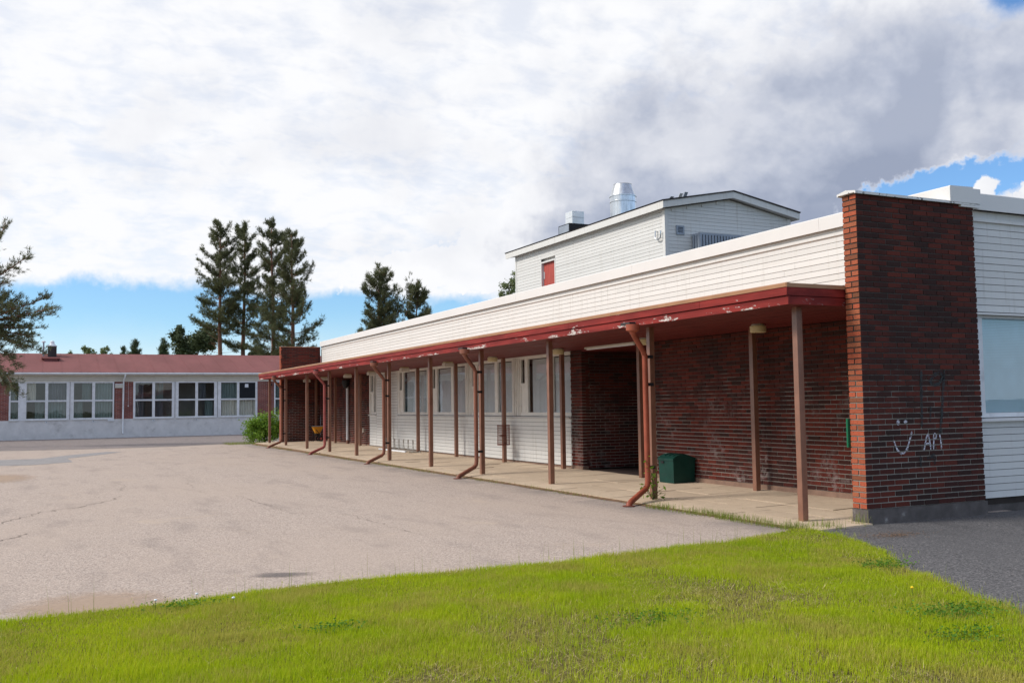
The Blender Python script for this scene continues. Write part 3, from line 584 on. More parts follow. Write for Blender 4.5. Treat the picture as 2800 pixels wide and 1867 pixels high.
def build_school():
    rnd = random.Random(5); X = 1.85
    s = root('school_building', 'long single storey school wing with white board cladding above the red canopy', 'building', (1.85, 0.3, 0))
    W = MAT['white']
    # carcass behind the boards
    mb = MB(); b = .024
    mb.box(X + b, X + .3, .30, 35.5, 2.98, 4.50); mb.box(X + b, X + .3, 11.44, 27.92, .10, 1.33); mb.box(X + b, X + .3, 24.55, 27.03, 1.33, 2.98); mb.box(X + b + .1, X + .3, 27.9, 35.5, .1, 2.98)
    mb.box(X + b + .11, X + .3, .30, 7.70, .1, 2.98); mb.box(2.30, 16, .24, .5, .1, 1.34); mb.box(2.30, 16, .24, .5, 2.90, 4.5)
    mb.box(15.7, 16, .5, 35.5, .1, 4.5); mb.box(X + .3, 16, 35.2, 35.5, .1, 4.5); mb.build('wall_core', MAT['back'], s)
    MB().box(X + .12, 16, .32, 35.4, 4.46, 4.56).build('roof', MAT['roofdark'], s)
    # rooms behind the glass
    mb = MB(); mb.quad((4.6, 11.5, .1), (4.6, 28, .1), (4.6, 28, 2.95), (4.6, 11.5, 2.95)); mb.quad((X + .3, 11.5, .3), (4.6, 11.5, .3), (4.6, 28, .3), (X + .3, 28, .3)); mb.quad((X + .3, 11.45, .1), (4.6, 11.45, .1), (4.6, 11.45, 2.95), (X + .3, 11.45, 2.95))
    mb.quad((X + .3, 11.5, 2.97), (4.6, 11.5, 2.97), (4.6, 28, 2.97), (X + .3, 28, 2.97)); mb.quad((X + .3, 28, .1), (4.6, 28, .1), (4.6, 28, 2.95), (X + .3, 28, 2.95))
    mb.quad((2.3, 2.5, .1), (16, 2.5, .1), (16, 2.5, 2.95), (2.3, 2.5, 2.95)); mb.quad((2.3, .4, .3), (16, .4, .3), (16, 2.5, .3), (2.3, 2.5, .3)); mb.quad((2.3, .4, 2.96), (16, .4, 2.96), (16, 2.5, 2.96), (2.3, 2.5, 2.96))
    mb.build('room_wall', MAT['room'], s)
    # parapet boards, coping and trim along the yard side
    boards(s, W, '-x', X, .30, 35.3, 3.22, 4.375, rnd, 9.0)
    for z0, z1, x0 in ((4.375, 4.425, X - .028), (4.427, 4.503, X + .006)):
        u = .27
        while u < 35.3: v = min(u + 5.9, 35.3); piece('trim_board', W, s, x0, X + .03, u, v - .003, z0, z1); u = v
    prof = [(1.77, 4.495), (1.77, 4.712), (1.785, 4.728), (2.25, 4.74), (2.25, 4.5), (2.22, 4.5), (2.22, 4.70), (1.80, 4.70), (1.80, 4.495)]
    u = -.05
    for v in (2.6, 8.4, 14.3, 20.1, 26.0, 31.8, 35.34): MB().prism(prof, 'y', u, v - .004).build('coping', MAT['coping'], s); u = v
    MB().box(1.79, 2.2, 35.341, 35.36, 4.5, 4.72).build('coping_end', MAT['greymetal'], s)
    # corner box and end-wall coping
    MB().box(1.774, 2.40, -.052, .02, 4.497, 4.716).build('coping_corner', MAT['coping'], s); MB().box(2.0, 2.40, -.04, .3, 4.44, 4.49).build('coping_corner_soffit', MAT['coping'], s)
    MB().prism([(.105, 4.46), (.105, 4.70), (.125, 4.715), (.6, 4.725), (.6, 4.46), (.57, 4.46), (.57, 4.69), (.13, 4.69), (.13, 4.46)], 'x', 2.402, 16.0).build('coping', MAT['coping'], s)
    piece('trim_board', W, s, 2.29, 16, .172, .24, 4.30, 4.345); piece('trim_board', W, s, 2.29, 16, .205, .24, 4.348, 4.46)
    boards(s, W, '-y', .215, 2.29, 16, 2.945, 4.30, rnd, 4.5); boards(s, W, '-y', .215, 2.29, 16, .19, 1.325, rnd, 4.5)
    # head flashing, sill and end-wall windows
    MB().prism([(.12, 2.895), (.12, 2.915), (.24, 2.945), (.24, 2.925)], 'x', 2.29, 16).build('head_flashing', MAT['coping'], s)
    MB().prism([(.13, 1.32), (.13, 1.345), (.30, 1.38), (.30, 1.355)], 'x', 2.29, 16).build('sill', MAT['coping'], s)
    x = 2.30
    while x < 15.0:
        w = MB(); w.box(x, x + .04, .22, .29, 1.38, 2.90); w.box(x + .21, x + .33, .205, .30, 1.38, 2.90); w.box(x + .04, x + .22, .23, .29, 1.38, 1.44); w.box(x + .04, x + .22, .23, .29, 2.17, 2.25); w.box(x + .04, x + .22, .23, .29, 2.86, 2.90)
        w.box(x + .30, x + 3.0, .225, .29, 1.38, 1.445); w.box(x + .30, x + 3.0, .225, .29, 2.86, 2.90); w.box(x + 1.62, x + 1.70, .225, .29, 1.445, 2.86); w.box(x + 2.94, x + 3.02, .215, .30, 1.38, 2.90)
        wo = w.build('window', MAT['greyframe'], s)
        lv = MB()
        for k in range(24): z = 1.45 + k * .030; lv.prism([(.235, z), (.265, z + .026), (.268, z + .022), (.238, z - .004)], 'x', x + .04, x + .22)
        lv.build('louvre', MAT['greyframe'], wo)
        for a, b_, z0, z1 in ((x + .04, x + .22, 2.25, 2.86), (x + .30, x + 1.62, 1.445, 2.86), (x + 1.70, x + 2.94, 1.445, 2.86)): MB().box(a, b_, .262, .266, z0, z1).build('pane', MAT['glass'], wo)
        blind(wo, '-y', .29, x + .34, x + 2.94, 1.45, 2.86, MAT['blind_blue'], .024); MB().box(x + .05, x + .21, .32, .325, 2.25, 2.86).build('curtain', MAT['curtain'], wo)
        x += 3.05
    MB().box(2.30, 16, .25, .5, -.05, .19).build('plinth', MAT['footing'], s)
    # yard side under the canopy: boards below the sill, at the narrow window, windows in bays
    boards(s, W, '-x', X, 11.43, 24.54, .14, 1.30, rnd, 4.8); boards(s, W, '-x', X, 24.545, 27.02, .14, 2.97, rnd); boards(s, W, '-x', X, 27.03, 27.915, .14, 1.34, rnd)
    MB().box(X + .012, X + .3, 11.44, 27.9, .02, .125).build('plinth', MAT['tanplinth'], s)
    MB().prism([(X - .055, 1.305), (X - .055, 1.33), (X + .05, 1.355), (X + .05, 1.305)], 'y', 11.43, 24.56).build('sill', MAT['coping'], s)
    T = MAT['trim']
    def bay(y0, first=False):                        # y0 = far side of the vent slot; the bay runs towards the camera
        f = MB(); xa, xb = X + .012, X + .075; zs, zt = 1.36, 2.96; g0, g1 = 1.455, 2.885
        Y = lambda d: y0 - d
        f.box(xa, xb, Y(-.06), Y(0), zs, zt); f.box(xa, xb, Y(.42), Y(.24), zs, zt); f.box(xa, xb, Y(1.85), Y(1.65), zs, zt); f.box(xa, xb, Y(2.88), Y(2.80), zs, zt)
        f.box(xa, xb, Y(.24), Y(0), 2.17, 2.245); f.box(xa, xb, Y(.24), Y(0), zs, g0); f.box(xa, xb, Y(.24), Y(0), g1, zt)
        for a, c in ((.42, 1.65), (1.85, 2.80)): f.box(xa, xb, Y(c), Y(a), zs, g0); f.box(xa, xb, Y(c), Y(a), g1, zt)
        wo = f.build('window', T, s)
        MB().box(X + .03, X + .05, Y(.24), Y(0), g0, 2.17).build('vent_panel', T, wo)
        for a, c, z0 in ((0, .24, 2.245), (.42, 1.65, g0), (1.85, 2.80, g0)): MB().box(X + .048, X + .052, Y(c), Y(a), z0, g1).build('pane', MAT['glass'], wo)
        k = rnd.uniform(.02, .3); blind(wo, '-x', X + .09, Y(1.66), Y(.42 + k), g0, g1, MAT['blind']); blind(wo, '-x', X + .09, Y(2.80), Y(1.84), g0, g1, MAT['blind'])
        pn = MB()                                    # panelled pier with vertical battens
        if Y(3.31) > 11.5:
            pn.box(X + .03, X + .09, Y(3.31), Y(2.88), zs, zt)
            for d in (2.92, 3.02, 3.14, 3.25): pn.box(X - .006, X + .03, Y(d + .05), Y(d), zs, zt)
            pn.build('pier_panel', T, wo)
    for y0 in (24.31, 20.95, 17.60, 14.23): bay(y0)
    MB().box(X + .012, X + .08, 24.37, 24.55, 1.36, 2.96).build('jamb', T, s)
    f = MB(); f.box(X - .01, X + .08, 27.78, 27.92, 1.36, 2.96); f.box(X - .01, X + .08, 27.03, 27.10, 1.36, 2.96); f.box(X, X + .07, 27.10, 27.78, 2.885, 2.96); f.box(X, X + .07, 27.10, 27.78, 1.36, 1.45); f.box(X, X + .07, 27.38, 27.46, 1.45, 2.885); f.box(X, X + .07, 27.46, 27.78, 2.17, 2.25)
    wo = f.build('narrow_window', T, s); MB().box(X + .03, X + .05, 27.46, 27.78, 1.45, 2.17).build('vent_panel', T, wo); MB().box(X + .048, X + .052, 27.46, 27.78, 2.25, 2.885).build('pane', MAT['glass'], wo); MB().box(X + .048, X + .052, 27.10, 27.38, 1.45, 2.885).build('pane', MAT['glass'], wo)
    MB().box(X - .05, X + .03, 27.0, 27.95, 1.31, 1.345).build('sill', MAT['coping'], s)
    MB().box(X - .004, X + .03, 11.43, 27.9, 2.935, 2.985).build('head_board', T, s)
    # entrance recess
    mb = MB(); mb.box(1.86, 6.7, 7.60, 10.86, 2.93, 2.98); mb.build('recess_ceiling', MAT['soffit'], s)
    MB().box(1.90, 6.6, 7.60, 7.71, .03, 2.93).build('recess_side_wall', MAT['brick'], s); MB().box(1.86, 6.7, 7.72, 10.85, .02, .066).build('recess_floor', MAT['concrete'], s); MB().box(1.88, 3.4, 7.75, 10.8, .067, .078).build('entrance_mat', MAT['mat'], s)
    d = MB().box(6.6, 6.66, 7.72, 10.85, .06, 2.93).build('entrance_door', MAT['back'], s)
    for a, c in ((7.85, 9.2), (9.35, 10.7)): MB().box(6.585, 6.598, a, c, .3, 2.6).build('pane', MAT['glass'], d)
    MB().box(6.54, 6.58, 9.22, 9.26, 1.0, 1.4).build('handle', MAT['alu'], d)
build_school()

# ------------------------------------------------------------------ red canopy on posts
PY = [35.50, 32.19, 28.50, 25.16, 21.79, 18.39, 14.91, 11.51, 8.02, 4.30, .65]
def build_canopy():
    rnd = random.Random(8); c = root('canopy', 'long dark red timber canopy on brown posts with flaking fascia', 'canopy', (-.5, .3, 0))
    y0, y1 = .270, 35.52; F = MAT['fascia']
    MB().box(-.97, 1.845, y0 + .02, y1 - .02, 3.13, 3.215).build('roof_deck', MAT['roofdark'], c)
    mb = MB(); mb.v = [(-.985, y0 + .03, 3.236), (1.845, y0 + .03, 3.232), (1.845, y1 - .02, 3.232), (-.985, y1 - .02, 3.236)]; mb.f = [(0, 1, 2, 3)]; mb.m = [0]; mb.build('roof_felt', MAT['copper'], c)
    u = y0
    for v in (4.75, 10.4, 16.9, 23.6, 29.8, y1):
        MB().prism([(-1.032, 3.188), (-1.040, 3.238), (-1.015, 3.250), (-.93, 3.240), (-.93, 3.234), (-1.008, 3.241), (-1.022, 3.188)], 'y', u, v - .004).build('drip_edge', MAT['copper'], c); u = v
    for z0, z1, xo, cuts in ((3.075, 3.19, -1.018, (2.2, 6.3, 9.9, 15.4, 20.4, 26.2, 31.0)), (2.955, 3.068, -.996, (4.0, 8.0, 12.6, 18.0, 24.0, 29.0))):
        u = y0
        for v in (*cuts, y1): piece('fascia_board', F, c, xo - .004, xo + .022 + rnd.uniform(0, .003), u, v - .005, z0 + rnd.gauss(0, .002), z1 + rnd.gauss(0, .0015), (0, .05, 0)); u = v
    for z0, z1, o in ((3.075, 3.185, 0.0), (2.958, 3.068, .014)):
        piece('fascia_board', F, c, -1.0, 1.84, y0 + o, y0 + o + .024, z0, z1); piece('fascia_board', F, c, -1.0, 1.84, y1 - o - .024, y1 - o, z0, z1)
    MB().prism([(y0 - .012, 3.185), (y0 - .018, 3.238), (y0 + .05, 3.247), (y0 + .05, 3.24), (y0 - .008, 3.232), (y0 - .002, 3.185)], 'x', -1.03, 1.84).build('drip_edge', MAT['copper'], c)
    n = 28; w = (1.84 + .965) / n
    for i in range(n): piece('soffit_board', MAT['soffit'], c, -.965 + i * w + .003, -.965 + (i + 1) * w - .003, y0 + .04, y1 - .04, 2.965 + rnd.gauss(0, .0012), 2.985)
    for i, y in enumerate(PY):
        for x, dy in ((-.52, 0), (1.60, -.12)):
            if x > 0 and i == 10: continue
            z = slab_z(x, y) - .02; piece('post', MAT['post'], c, x - .05, x + .05, y + dy - .05, y + dy + .05, z, 2.968, cham=.04)
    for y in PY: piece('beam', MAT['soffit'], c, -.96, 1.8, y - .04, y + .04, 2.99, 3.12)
build_canopy()

def build_downpipes():
    posts = [(9, 'rust red downpipe with leafy vine at its foot, nearest the brick fin', 'pipe'), (7, 'brown downpipe on the post in front of the wire litter basket', 'pipe_b'), (5, 'brown downpipe next to the arched bike rack', 'pipe_b'), (3, 'pinkish red downpipe in front of the far brick wall', 'pipe_c'), (1, 'dark brown downpipe on the post by the green bush at the far canopy end', 'pipe_b')]
    src = None
    for i, label, mk in posts:
        y = PY[i]
        if src is None:
            d = root('downpipe', label, 'downpipe', (-.75, y - .17, 0), 'downpipes along the canopy'); yo = y - .17
            o = MB().tube([(-1.10, yo - .19, 2.84), (-1.06, yo - .17, 2.78), (-.80, yo - .03, 2.54), (-.75, yo, 2.46), (-.745, yo, .36), (-.76, yo, .27), (-.82, yo - .03, .22), (-1.32, yo - .36, .065), (-1.38, yo - .40, .03), (-1.39, yo - .405, -.01)], .048, 14).build('pipe', MAT['pipe'], d); smooth_by_angle(o)
            h = MB().lathe([(.05, -.03), (.06, .0), (.11, .03), (.115, .03), (.118, .13), (.108, .13), (.104, .05)], (-1.10, yo - .19, 2.84), 20).build('hopper', MAT['pipe'], d); smooth_by_angle(h)
            for z in (.55, 1.95, 2.42): MB().box(-.73, -.568, yo + .02, yo + .07, z, z + .055).build('bracket', MAT['black'], d)
            MB().box(-1.12, -.98, yo - .12, yo + .16, 2.975, 3.02).build('spout', MAT['roofdark'], d)
            MB().lathe([(.10, .0), (.10, .012), (.085, .014)], (-1.40, yo - .42, .004), 20).build('drain_grate', MAT['rust'], d)
            src = d
        else:
            d = src.copy(); COL.objects.link(d); d.location = (-.75, y - .17, 0); d['label'] = label; ORG[d.name] = np.array((-.75, y - .17, 0))
            for ch in src.children:
                k = ch.copy(); COL.objects.link(k); k.parent = d
                if ch.name.split('.')[0] in ('pipe', 'hopper'): k.material_slots[0].link = 'OBJECT'; k.material_slots[0].material = MAT[mk]
build_downpipes()

def build_lamps():
    ys = [3.24, 6.69, 10.35, 14.08, 17.29, 21.17, 24.8, 27.9, 31.5, 34.5]
    lab = ['round cream ceiling lamp nearest the brick fin', 'round cream ceiling lamp partly behind the near downpipe', 'round cream ceiling lamp beside the entrance pier', 'round cream ceiling lamp above the wire litter basket',
           'boxy pale ceiling lamp over the middle of the window row', 'boxy pale ceiling lamp over the first wide window beyond the bike rack', 'boxy pale ceiling lamp in front of the narrow window', 'boxy pale ceiling lamp above the grey drain pipe', 'boxy pale ceiling lamp behind the pinkish downpipe', 'boxy pale ceiling lamp closest to the far brick fin']
    rd = bx = None
    for i, y in enumerate(ys):
        loc = np.array((.95, y, 2.962)); sx = rd if i < 4 else bx
        if sx is None:
            l = root('ceiling_lamp', lab[i], 'lamp', loc, 'lamps under the canopy')
            if i < 4:
                o = MB().lathe([(.128, -.135), (.134, -.12), (.136, -.03), (.13, -.025)], loc, 28).build('lamp_shade', MAT['lampcream'], l); smooth_by_angle(o); o = MB().lathe([(.11, -.03), (.11, .0)], loc, 24).build('lamp_base', MAT['lampwhite'], l); rd = l
            else:
                MB().box(.81, 1.09, y - .12, y + .12, 2.82, 2.925).build('lamp_shade', MAT['lampwhite'], l); MB().box(.83, 1.07, y - .10, y + .10, 2.925, 2.962).build('lamp_base', MAT['lampcream'], l); bx = l
        else:
            l = sx.copy(); COL.objects.link(l); l.location = loc; l['label'] = lab[i]
            for ch in sx.children: k = ch.copy(); COL.objects.link(k); k.parent = l
    t = root('strip_light', 'long slim white strip light above the recessed entrance', 'lamp', (1.42, 8.8, 2.96))
    MB().box(1.36, 1.46, 7.75, 9.85, 2.925, 2.962).build('lamp_housing', MAT['lampwhite'], t); MB().box(1.39, 1.43, 7.8, 9.8, 2.90, 2.925).build('lamp_tube', MAT['paper'], t)
build_lamps()
# ------------------------------------------------------------------ plant room on the school roof
def build_plant_room():
    rnd = random.Random(15); W = MAT['white']; x0, x1, y0, y1 = 6.02, 10.62, 13.21, 23.0; xr = (x0 + x1) / 2; zb, ze, zr = 4.6, 7.20, 7.63
    s = root('rooftop_block', 'white boarded upper storey with shallow gable roof rising behind the parapet', 'building', (x0, y0, zb))
    mb = MB(); mb.prism([(x0 + .14, zb), (x1 - .024, zb), (x1 - .024, ze), (xr, zr), (x0 + .14, ze + .02)], 'y', y0 + .024, y1); mb.build('wall_core', MAT['white'], s)
    boards(s, W, '-x', x0, y0 + .12, 19.86, zb, ze + .02, rnd, None); boards(s, W, '-x', x0, 20.92, y1 - .1, zb, ze + .02, rnd)
    n = int((ze - zb) / BP) + 1
    for i in range(n):                               # boards over and under the door
        z = zb + i * (ze + .02 - zb) / 25
        if 6.70 < z < ze - .03: board_row(s, W, '-x', x0, 19.86, 20.92, z + .0045, z + .103, rnd)
    p = .105; i = 0; z = zb
    while z + p < zr:                                # gable boards shorten towards the ridge
        t_ = z + p
        if t_ <= ze: a, b = x0 + .12, x1 - .12
        else: k = (t_ - ze) / (zr - ze); a, b = x0 + .12 + (xr - x0 - .12) * k, x1 - .12 - (x1 - .12 - xr) * k
        if b - a > .3: board_row(s, W, '-y', y0, a, b, z + .0045, z + p - .0015, rnd, None)
        z += p
    for a, b, c, d in ((x0 - .012, x0 + .115, y0 - .012, y0 + .012), (x0 - .012, x0 + .012, y0 + .012, y0 + .115), (x1 - .115, x1 + .012, y0 - .012, y0 + .012), (x0 - .012, x0 + .012, y1 - .1, y1)): piece('corner_board', W, s, a, b, c, d, zb, ze + .0)
    # roof: two slabs with white fascias and dark felt edge
    oh, yo, ya = .20, y0 - .22, y1 + .45; sl = (zr - ze) / (xr - x0); zE = ze - sl * oh
    roof = MB()
    for sg in (-1, 1):
        xe = xr + sg * (xr - x0 + oh); xi = xr
        pts = [(xe, zE + .20), (xi, zr + .20), (xi, zr + .235), (xe + sg * .03, zE + .235)]; roof.prism(pts, 'y', yo - .03, ya + .03)
    ro = roof.build('roof', MAT['roofdark'], s)
    for sg in (-1, 1):
        xe = xr + sg * (xr - x0 + oh)
        MB().prism([(xe, zE + .01), (xr, zr + .01), (xr, zr + .198), (xe, zE + .198)], 'y', yo, yo + .03).build('bargeboard', MAT['white'], ro)
        MB().prism([(xe, zE + .02), (xr, zr + .02), (xr, zr + .198), (xe, zE + .198)], 'y', ya - .03, ya).build('bargeboard', MAT['white'], ro)
        MB().box(min(xe, xe - sg * .03), max(xe, xe - sg * .03), yo + .031, ya - .031, zE + .0, zE + .198).build('eaves_board', MAT['white'], ro)
        MB().prism([(xe - sg * .031, zE + .02), (xr, zr + .05), (xr, zr + .07), (xe - sg * .031, zE + .04)], 'y', yo + .031, ya - .031).build('eaves_soffit', MAT['white'], ro)
    # red plank door in a recess
    d = MB().box(x0 + .10, x0 + .13, 19.88, 20.88, zb, 6.64).build('door', MAT['reddoor'], s)
    for k in range(11): MB().box(x0 + .085, x0 + .099, 19.90 + k * .089, 19.90 + k * .089 + .078, zb, 6.63).build('plank', MAT['reddoor'], d)
    MB().box(x0 + .06, x0 + .085, 20.78, 20.83, 6.1, 6.35).build('handle', MAT['alu'], d)
    for a, b, c, e in ((19.86, 19.90, zb, 6.70), (20.88, 20.92, zb, 6.70), (19.90, 20.88, 6.65, 6.70)): piece('door_frame', W, s, x0 - .012, x0 + .13, a, b, c, e)
    o = MB().tube([(x0 + .02, 13.60, 6.60), (x0 - .07, 13.60, 6.60), (x0 - .08, 13.60, 6.42), (x0 - .08, 13.56, 6.36), (x0 - .08, 13.46, 6.33), (x0 - .08, 13.36, 6.36), (x0 - .08, 13.33, 6.42), (x0 - .07, 13.33, 6.57)], .022, 10).build('overflow_pipe', MAT['steel'], s); smooth_by_angle(o)
    v = MB(); v.box(6.39, 6.44, y0 - .035, y0, 6.47, 6.735); v.box(6.615, 6.665, y0 - .035, y0, 6.47, 6.735); v.box(6.44, 6.615, y0 - .035, y0, 6.685, 6.735); v.box(6.44, 6.615, y0 - .035, y0, 6.47, 6.515); vo = v.build('vent', MAT['greymetal'], s); MB().box(6.44, 6.615, y0 - .004, y0 - .001, 6.515, 6.685).build('vent_opening', MAT['black'], vo)
    for k in range(4): MB().prism([(y0 - .03, 6.52 + k * .042), (y0 - .005, 6.545 + k * .042), (y0 - .005, 6.54 + k * .042), (y0 - .03, 6.512 + k * .042)], 'x', 6.44, 6.615).build('louvre', MAT['greymetal'], vo)
    b = MB().box(6.96, 9.6, y0 - .36, y0 - .002, zb, 6.44).build('intake_box', MAT['black'], s); MB().box(6.93, 9.63, y0 - .40, y0, 6.44, 6.50).build('intake_lid', MAT['greymetal'], b)
    x = 6.94
    while x < 9.6: w = .12 if x > 7.05 and x < 7.1 else .065; MB().box(x, x + .07, y0 - .40, y0 - .361, zb, 6.44).build('slat', MAT['greymetal'], b); x += .105
    for k in range(3): MB().box(6.925, 6.958, y0 - .37 + k * .12, y0 - .29 + k * .12, zb, 6.44).build('slat', MAT['greymetal'], b)
    # things standing on the roof
    c = (7.85, 18.3, 7.45); t = root('ventilation_stack', 'big round galvanised steel ventilation stack with tapered top on the roof', 'chimney', c)
    o = MB().lathe([(.44, 0), (.44, .30), (.452, .31), (.452, .34), (.44, .35), (.44, 1.02), (.455, 1.03), (.455, 1.06), (.44, 1.07), (.44, 1.22)], c, 40).build('barrel', MAT['steel'], t); smooth_by_angle(o, 50)
    o = MB().lathe([(.46, 1.22), (.46, 1.25), (.445, 1.26), (.315, 1.64), (.32, 1.65), (.30, 1.65), (.29, 1.60)], c, 40).build('cone', MAT['steel'], t); smooth_by_angle(o, 30)
    t = root('roof_vent', 'square pale metal roof vent on black base at the far roof end', 'vent', (7.1, 20.5, 7.4))
    MB().box(6.74, 7.54, 20.1, 20.9, 7.3, 8.03).build('base', MAT['black'], t); MB().box(6.738, 6.75, 20.14, 20.86, 7.6, 8.0).build('side_panel', MAT['greymetal'], t); MB().box(6.90, 7.38, 20.16, 20.66, 8.04, 8.26).build('hood', MAT['alu'], t); MB().box(6.90, 7.38, 20.16, 20.66, 8.27, 8.49).build('hood_top', MAT['alu'], t)
    for i, (u0, v0, u1, v1, lab) in enumerate(((1823, 547, 1838, 538, 'low leaning grey plate by the roof ridge, leftmost'), (1853, 544, 1863, 529, 'thin leaning metal strip in the middle by the roof ridge'), (1866, 542, 1876, 526, 'leaning framed floodlight panel by the roof ridge, rightmost'))):
        a, b = P(u0, v0, 0, 8.1), P(u1, v1, 0, 8.1); w = (.03, .012, .03)[i]; t = root('roof_plate', lab, 'roof fitting', (8.1, a[1], 7.8))
        MB().prism([(a[1] - w, a[2] - .1), (a[1] + w, a[2] - .1), (b[1] + w, b[2]), (b[1] - w, b[2])], 'x', 8.04, 8.16).build('plate', (MAT['greymetal'], MAT['alu'], MAT['greymetal'])[i], t)
        MB().tube([(8.1, a[1], 7.7), (8.1, a[1], a[2])], .015, 6).build('stay', MAT['steel'], t)
build_plant_room()

# ------------------------------------------------------------------ classroom building across the yard
def build_classrooms():
    YL = 54.5; s = root('classroom_building', 'low red roofed brick classroom building with large white windows across the yard', 'building', (-5, YL, 0))
    xa, xb = -32.0, 22.0; FR = MAT['greyframe']
    MB().box(xa, xb, YL, YL + .4, -.1, 1.14).build('plinth', MAT['plinth'], s)
    MB().box(xa, xb, YL + 1.8, YL + 1.9, .2, 3.4).build('room_wall', MAT['room'], s); MB().box(xa, xb, YL + .3, YL + 1.8, .5, .55).build('room_floor', MAT['room'], s); MB().box(xa, xb, YL + .3, YL + 1.8, 3.42, 3.46).build('room_ceiling', MAT['room'], s)
    MB().box(xa, xa + .3, YL + .3, YL + 12, .0, 3.9).build('gable_wall', MAT['far_brick'], s); MB().box(xb - .3, xb, YL + .3, YL + 12, 0, 3.9).build('gable_wall', MAT['far_brick'], s); MB().box(xa, xb, YL + 11.7, YL + 12, 0, 3.9).build('rear_wall', MAT['far_brick'], s)
    for k, (a, b) in enumerate(((xa, -11.65), (-5.92, -4.86), (2.65, 3.73), (4.45, xb))): MB().box(a, b, YL + .02, YL + .3, 1.14, 3.40).build('brick_panel', MAT['far_brick'], s)
    # frieze boards under the eave, fascia, gutter
    for k in range(4): piece('frieze_board', MAT['eave'], s, xa, xb, YL - .03 + rndc.uniform(-.002, .002), YL + .3, 3.402 + k * .108 + .005, 3.402 + (k + 1) * .108 - .004)
    MB().box(xa, xb, YL - .38, YL + .3, 3.84, 3.86).build('eave_soffit', MAT['eave'], s)
    MB().box(xa, xb, YL - .42, YL - .39, 3.80, 3.955).build('fascia', MAT['greyframe'], s)
    o = MB().tube([(xa, YL - .47, 3.89), (xb, YL - .47, 3.89)], .06, 10).build('gutter', MAT['greyframe'], s); smooth_by_angle(o)
    for k in range(40): MB().box(xa + .7 + k * 1.3, xa + .73 + k * 1.3, YL - .50, YL - .40, 3.95, 3.962).build('gutter_bracket', MAT['black'], s)
    ro = MB().prism([(YL - .50, 3.962), (YL + 6.0, 5.40), (YL + 12.5, 3.962), (YL + 12.5, 3.90), (YL + 6.0, 5.33), (YL - .50, 3.90)], 'x', xa - .3, xb + .3).build('roof', MAT['redroof'], s)
    x = xa
    while x < xb:                                     # felt laps
        MB().prism([(YL - .505, 3.966), (YL + 6.0, 5.404), (YL + 6.0, 5.41), (YL - .505, 3.972)], 'x', x, x + .05).build('felt_lap', MAT['redroof'], ro); x += 1.05
    # windows
    def win(x0, x1, panes, seed):
        zb, zt, zm0, zm1 = 1.15, 3.40, 2.215, 2.315; f = MB(); y0, y1 = YL - .02, YL + .09
        f.box(x0, x1, y0, y1, zb, zb + .085); f.box(x0, x1, y0, y1, zt - .07, zt); edges = [x0] + [q for p in panes for q in p[:2]] + [x1]
        for a, b in zip(edges[::2], edges[1::2]): f.box(a, b, y0, y1, zb + .085, zt - .07)
        for p in panes: f.box(p[0], p[1], y0 + .005, y1, zm0, zm1); 
        wo = f.build('window', FR, s)
        for p in panes: piece('mullion_rail', MAT['plate'], wo, p[0], p[1], y0 - .018, y0 + .004, zm0 + .03, zm0 + .05)
        MB().box(x0, x1, YL - .07, YL + .02, 1.115, 1.148).build('sill', MAT['coping'], wo)
        for p in panes:
            for k, (z0, z1) in enumerate(((zb + .085, zm0), (zm1, zt - .07))):
                if p[2 + k] == 'K': MB().box(p[0], p[1], YL + .02, YL + .03, z0, z1).build('black_panel', MAT['blackboard'], wo); continue
                MB().box(p[0], p[1], YL + .045, YL + .05, z0, z1).build('pane', MAT['glass'], wo)
            for k, (z0, z1) in enumerate(((zb, zm0 + .05), (zm0 + .05, zt))):
                c = p[2 + k]
                if c in 'GPDgpd':
                    a, b = p[0] - .05, p[1] + .05
                    if c in 'gpd': a = p[0] + (p[1] - p[0]) * random.Random(seed + k + int(p[0] * 10)).choice((.0, .45)); b = a + (p[1] - p[0]) * .5
                    mb = MB(); n = 36; yy = [YL + .22 + .03 * math.sin(i * 1.05 + seed) + .012 * math.sin(i * 2.3) for i in range(n + 1)]
                    for i in range(n): xA, xB = a + (b - a) * i / n, a + (b - a) * (i + 1) / n; mb.quad((xA, yy[i], z0), (xB, yy[i + 1], z0), (xB, yy[i + 1], z1), (xA, yy[i], z1))
                    mb.build('curtain', {'g': MAT['curtain'], 'p': MAT['curtain_p'], 'd': MAT['curtain_d']}[c.lower()], wo)
        return wo
    win(-11.65, -11.12, [(-11.56, -11.16, 'G', 'G')], 1); win(-10.80, -8.50, [(-10.73, -9.74, 'g', 'p'), (-9.58, -8.59, 'G', 'D')], 2); win(-8.30, -5.95, [(-8.19, -7.18, 'g', 'g'), (-7.02, -6.03, 'G', 'G')], 3)
    win(-4.86, -2.5, [(-4.74, -3.76, 'd', 'd'), (-3.6, -2.6, 'd', 'g')], 4); win(-2.33, .05, [(-2.21, -1.2, 'x', 'x'), (-1.04, -.05, 'g', 'd')], 5); w5 = win(.26, 2.65, [(.37, 1.36, 'P', 'G'), (1.51, 2.52, 'P', 'K')], 6); win(3.73, 4.45, [(3.81, 4.37, 'G', 'G')], 7)
    MB().box(1.86, 2.08, YL + .012, YL + .018, 3.02, 3.24).build('paper_notice', MAT['paper'], w5)
    for a, b in ((-11.12, -10.80), (-8.50, -8.30), (-2.5, -2.33), (.05, .26)): MB().box(a, b, YL - .005, YL + .3, 1.14, 3.40).build('pier_panel', FR, s)
    for x in (-8.40, -2.42, .15): MB().box(x - .012, x + .012, YL - .02, YL - .006, 1.15, 3.40).build('pier_joint', MAT['room'], s)
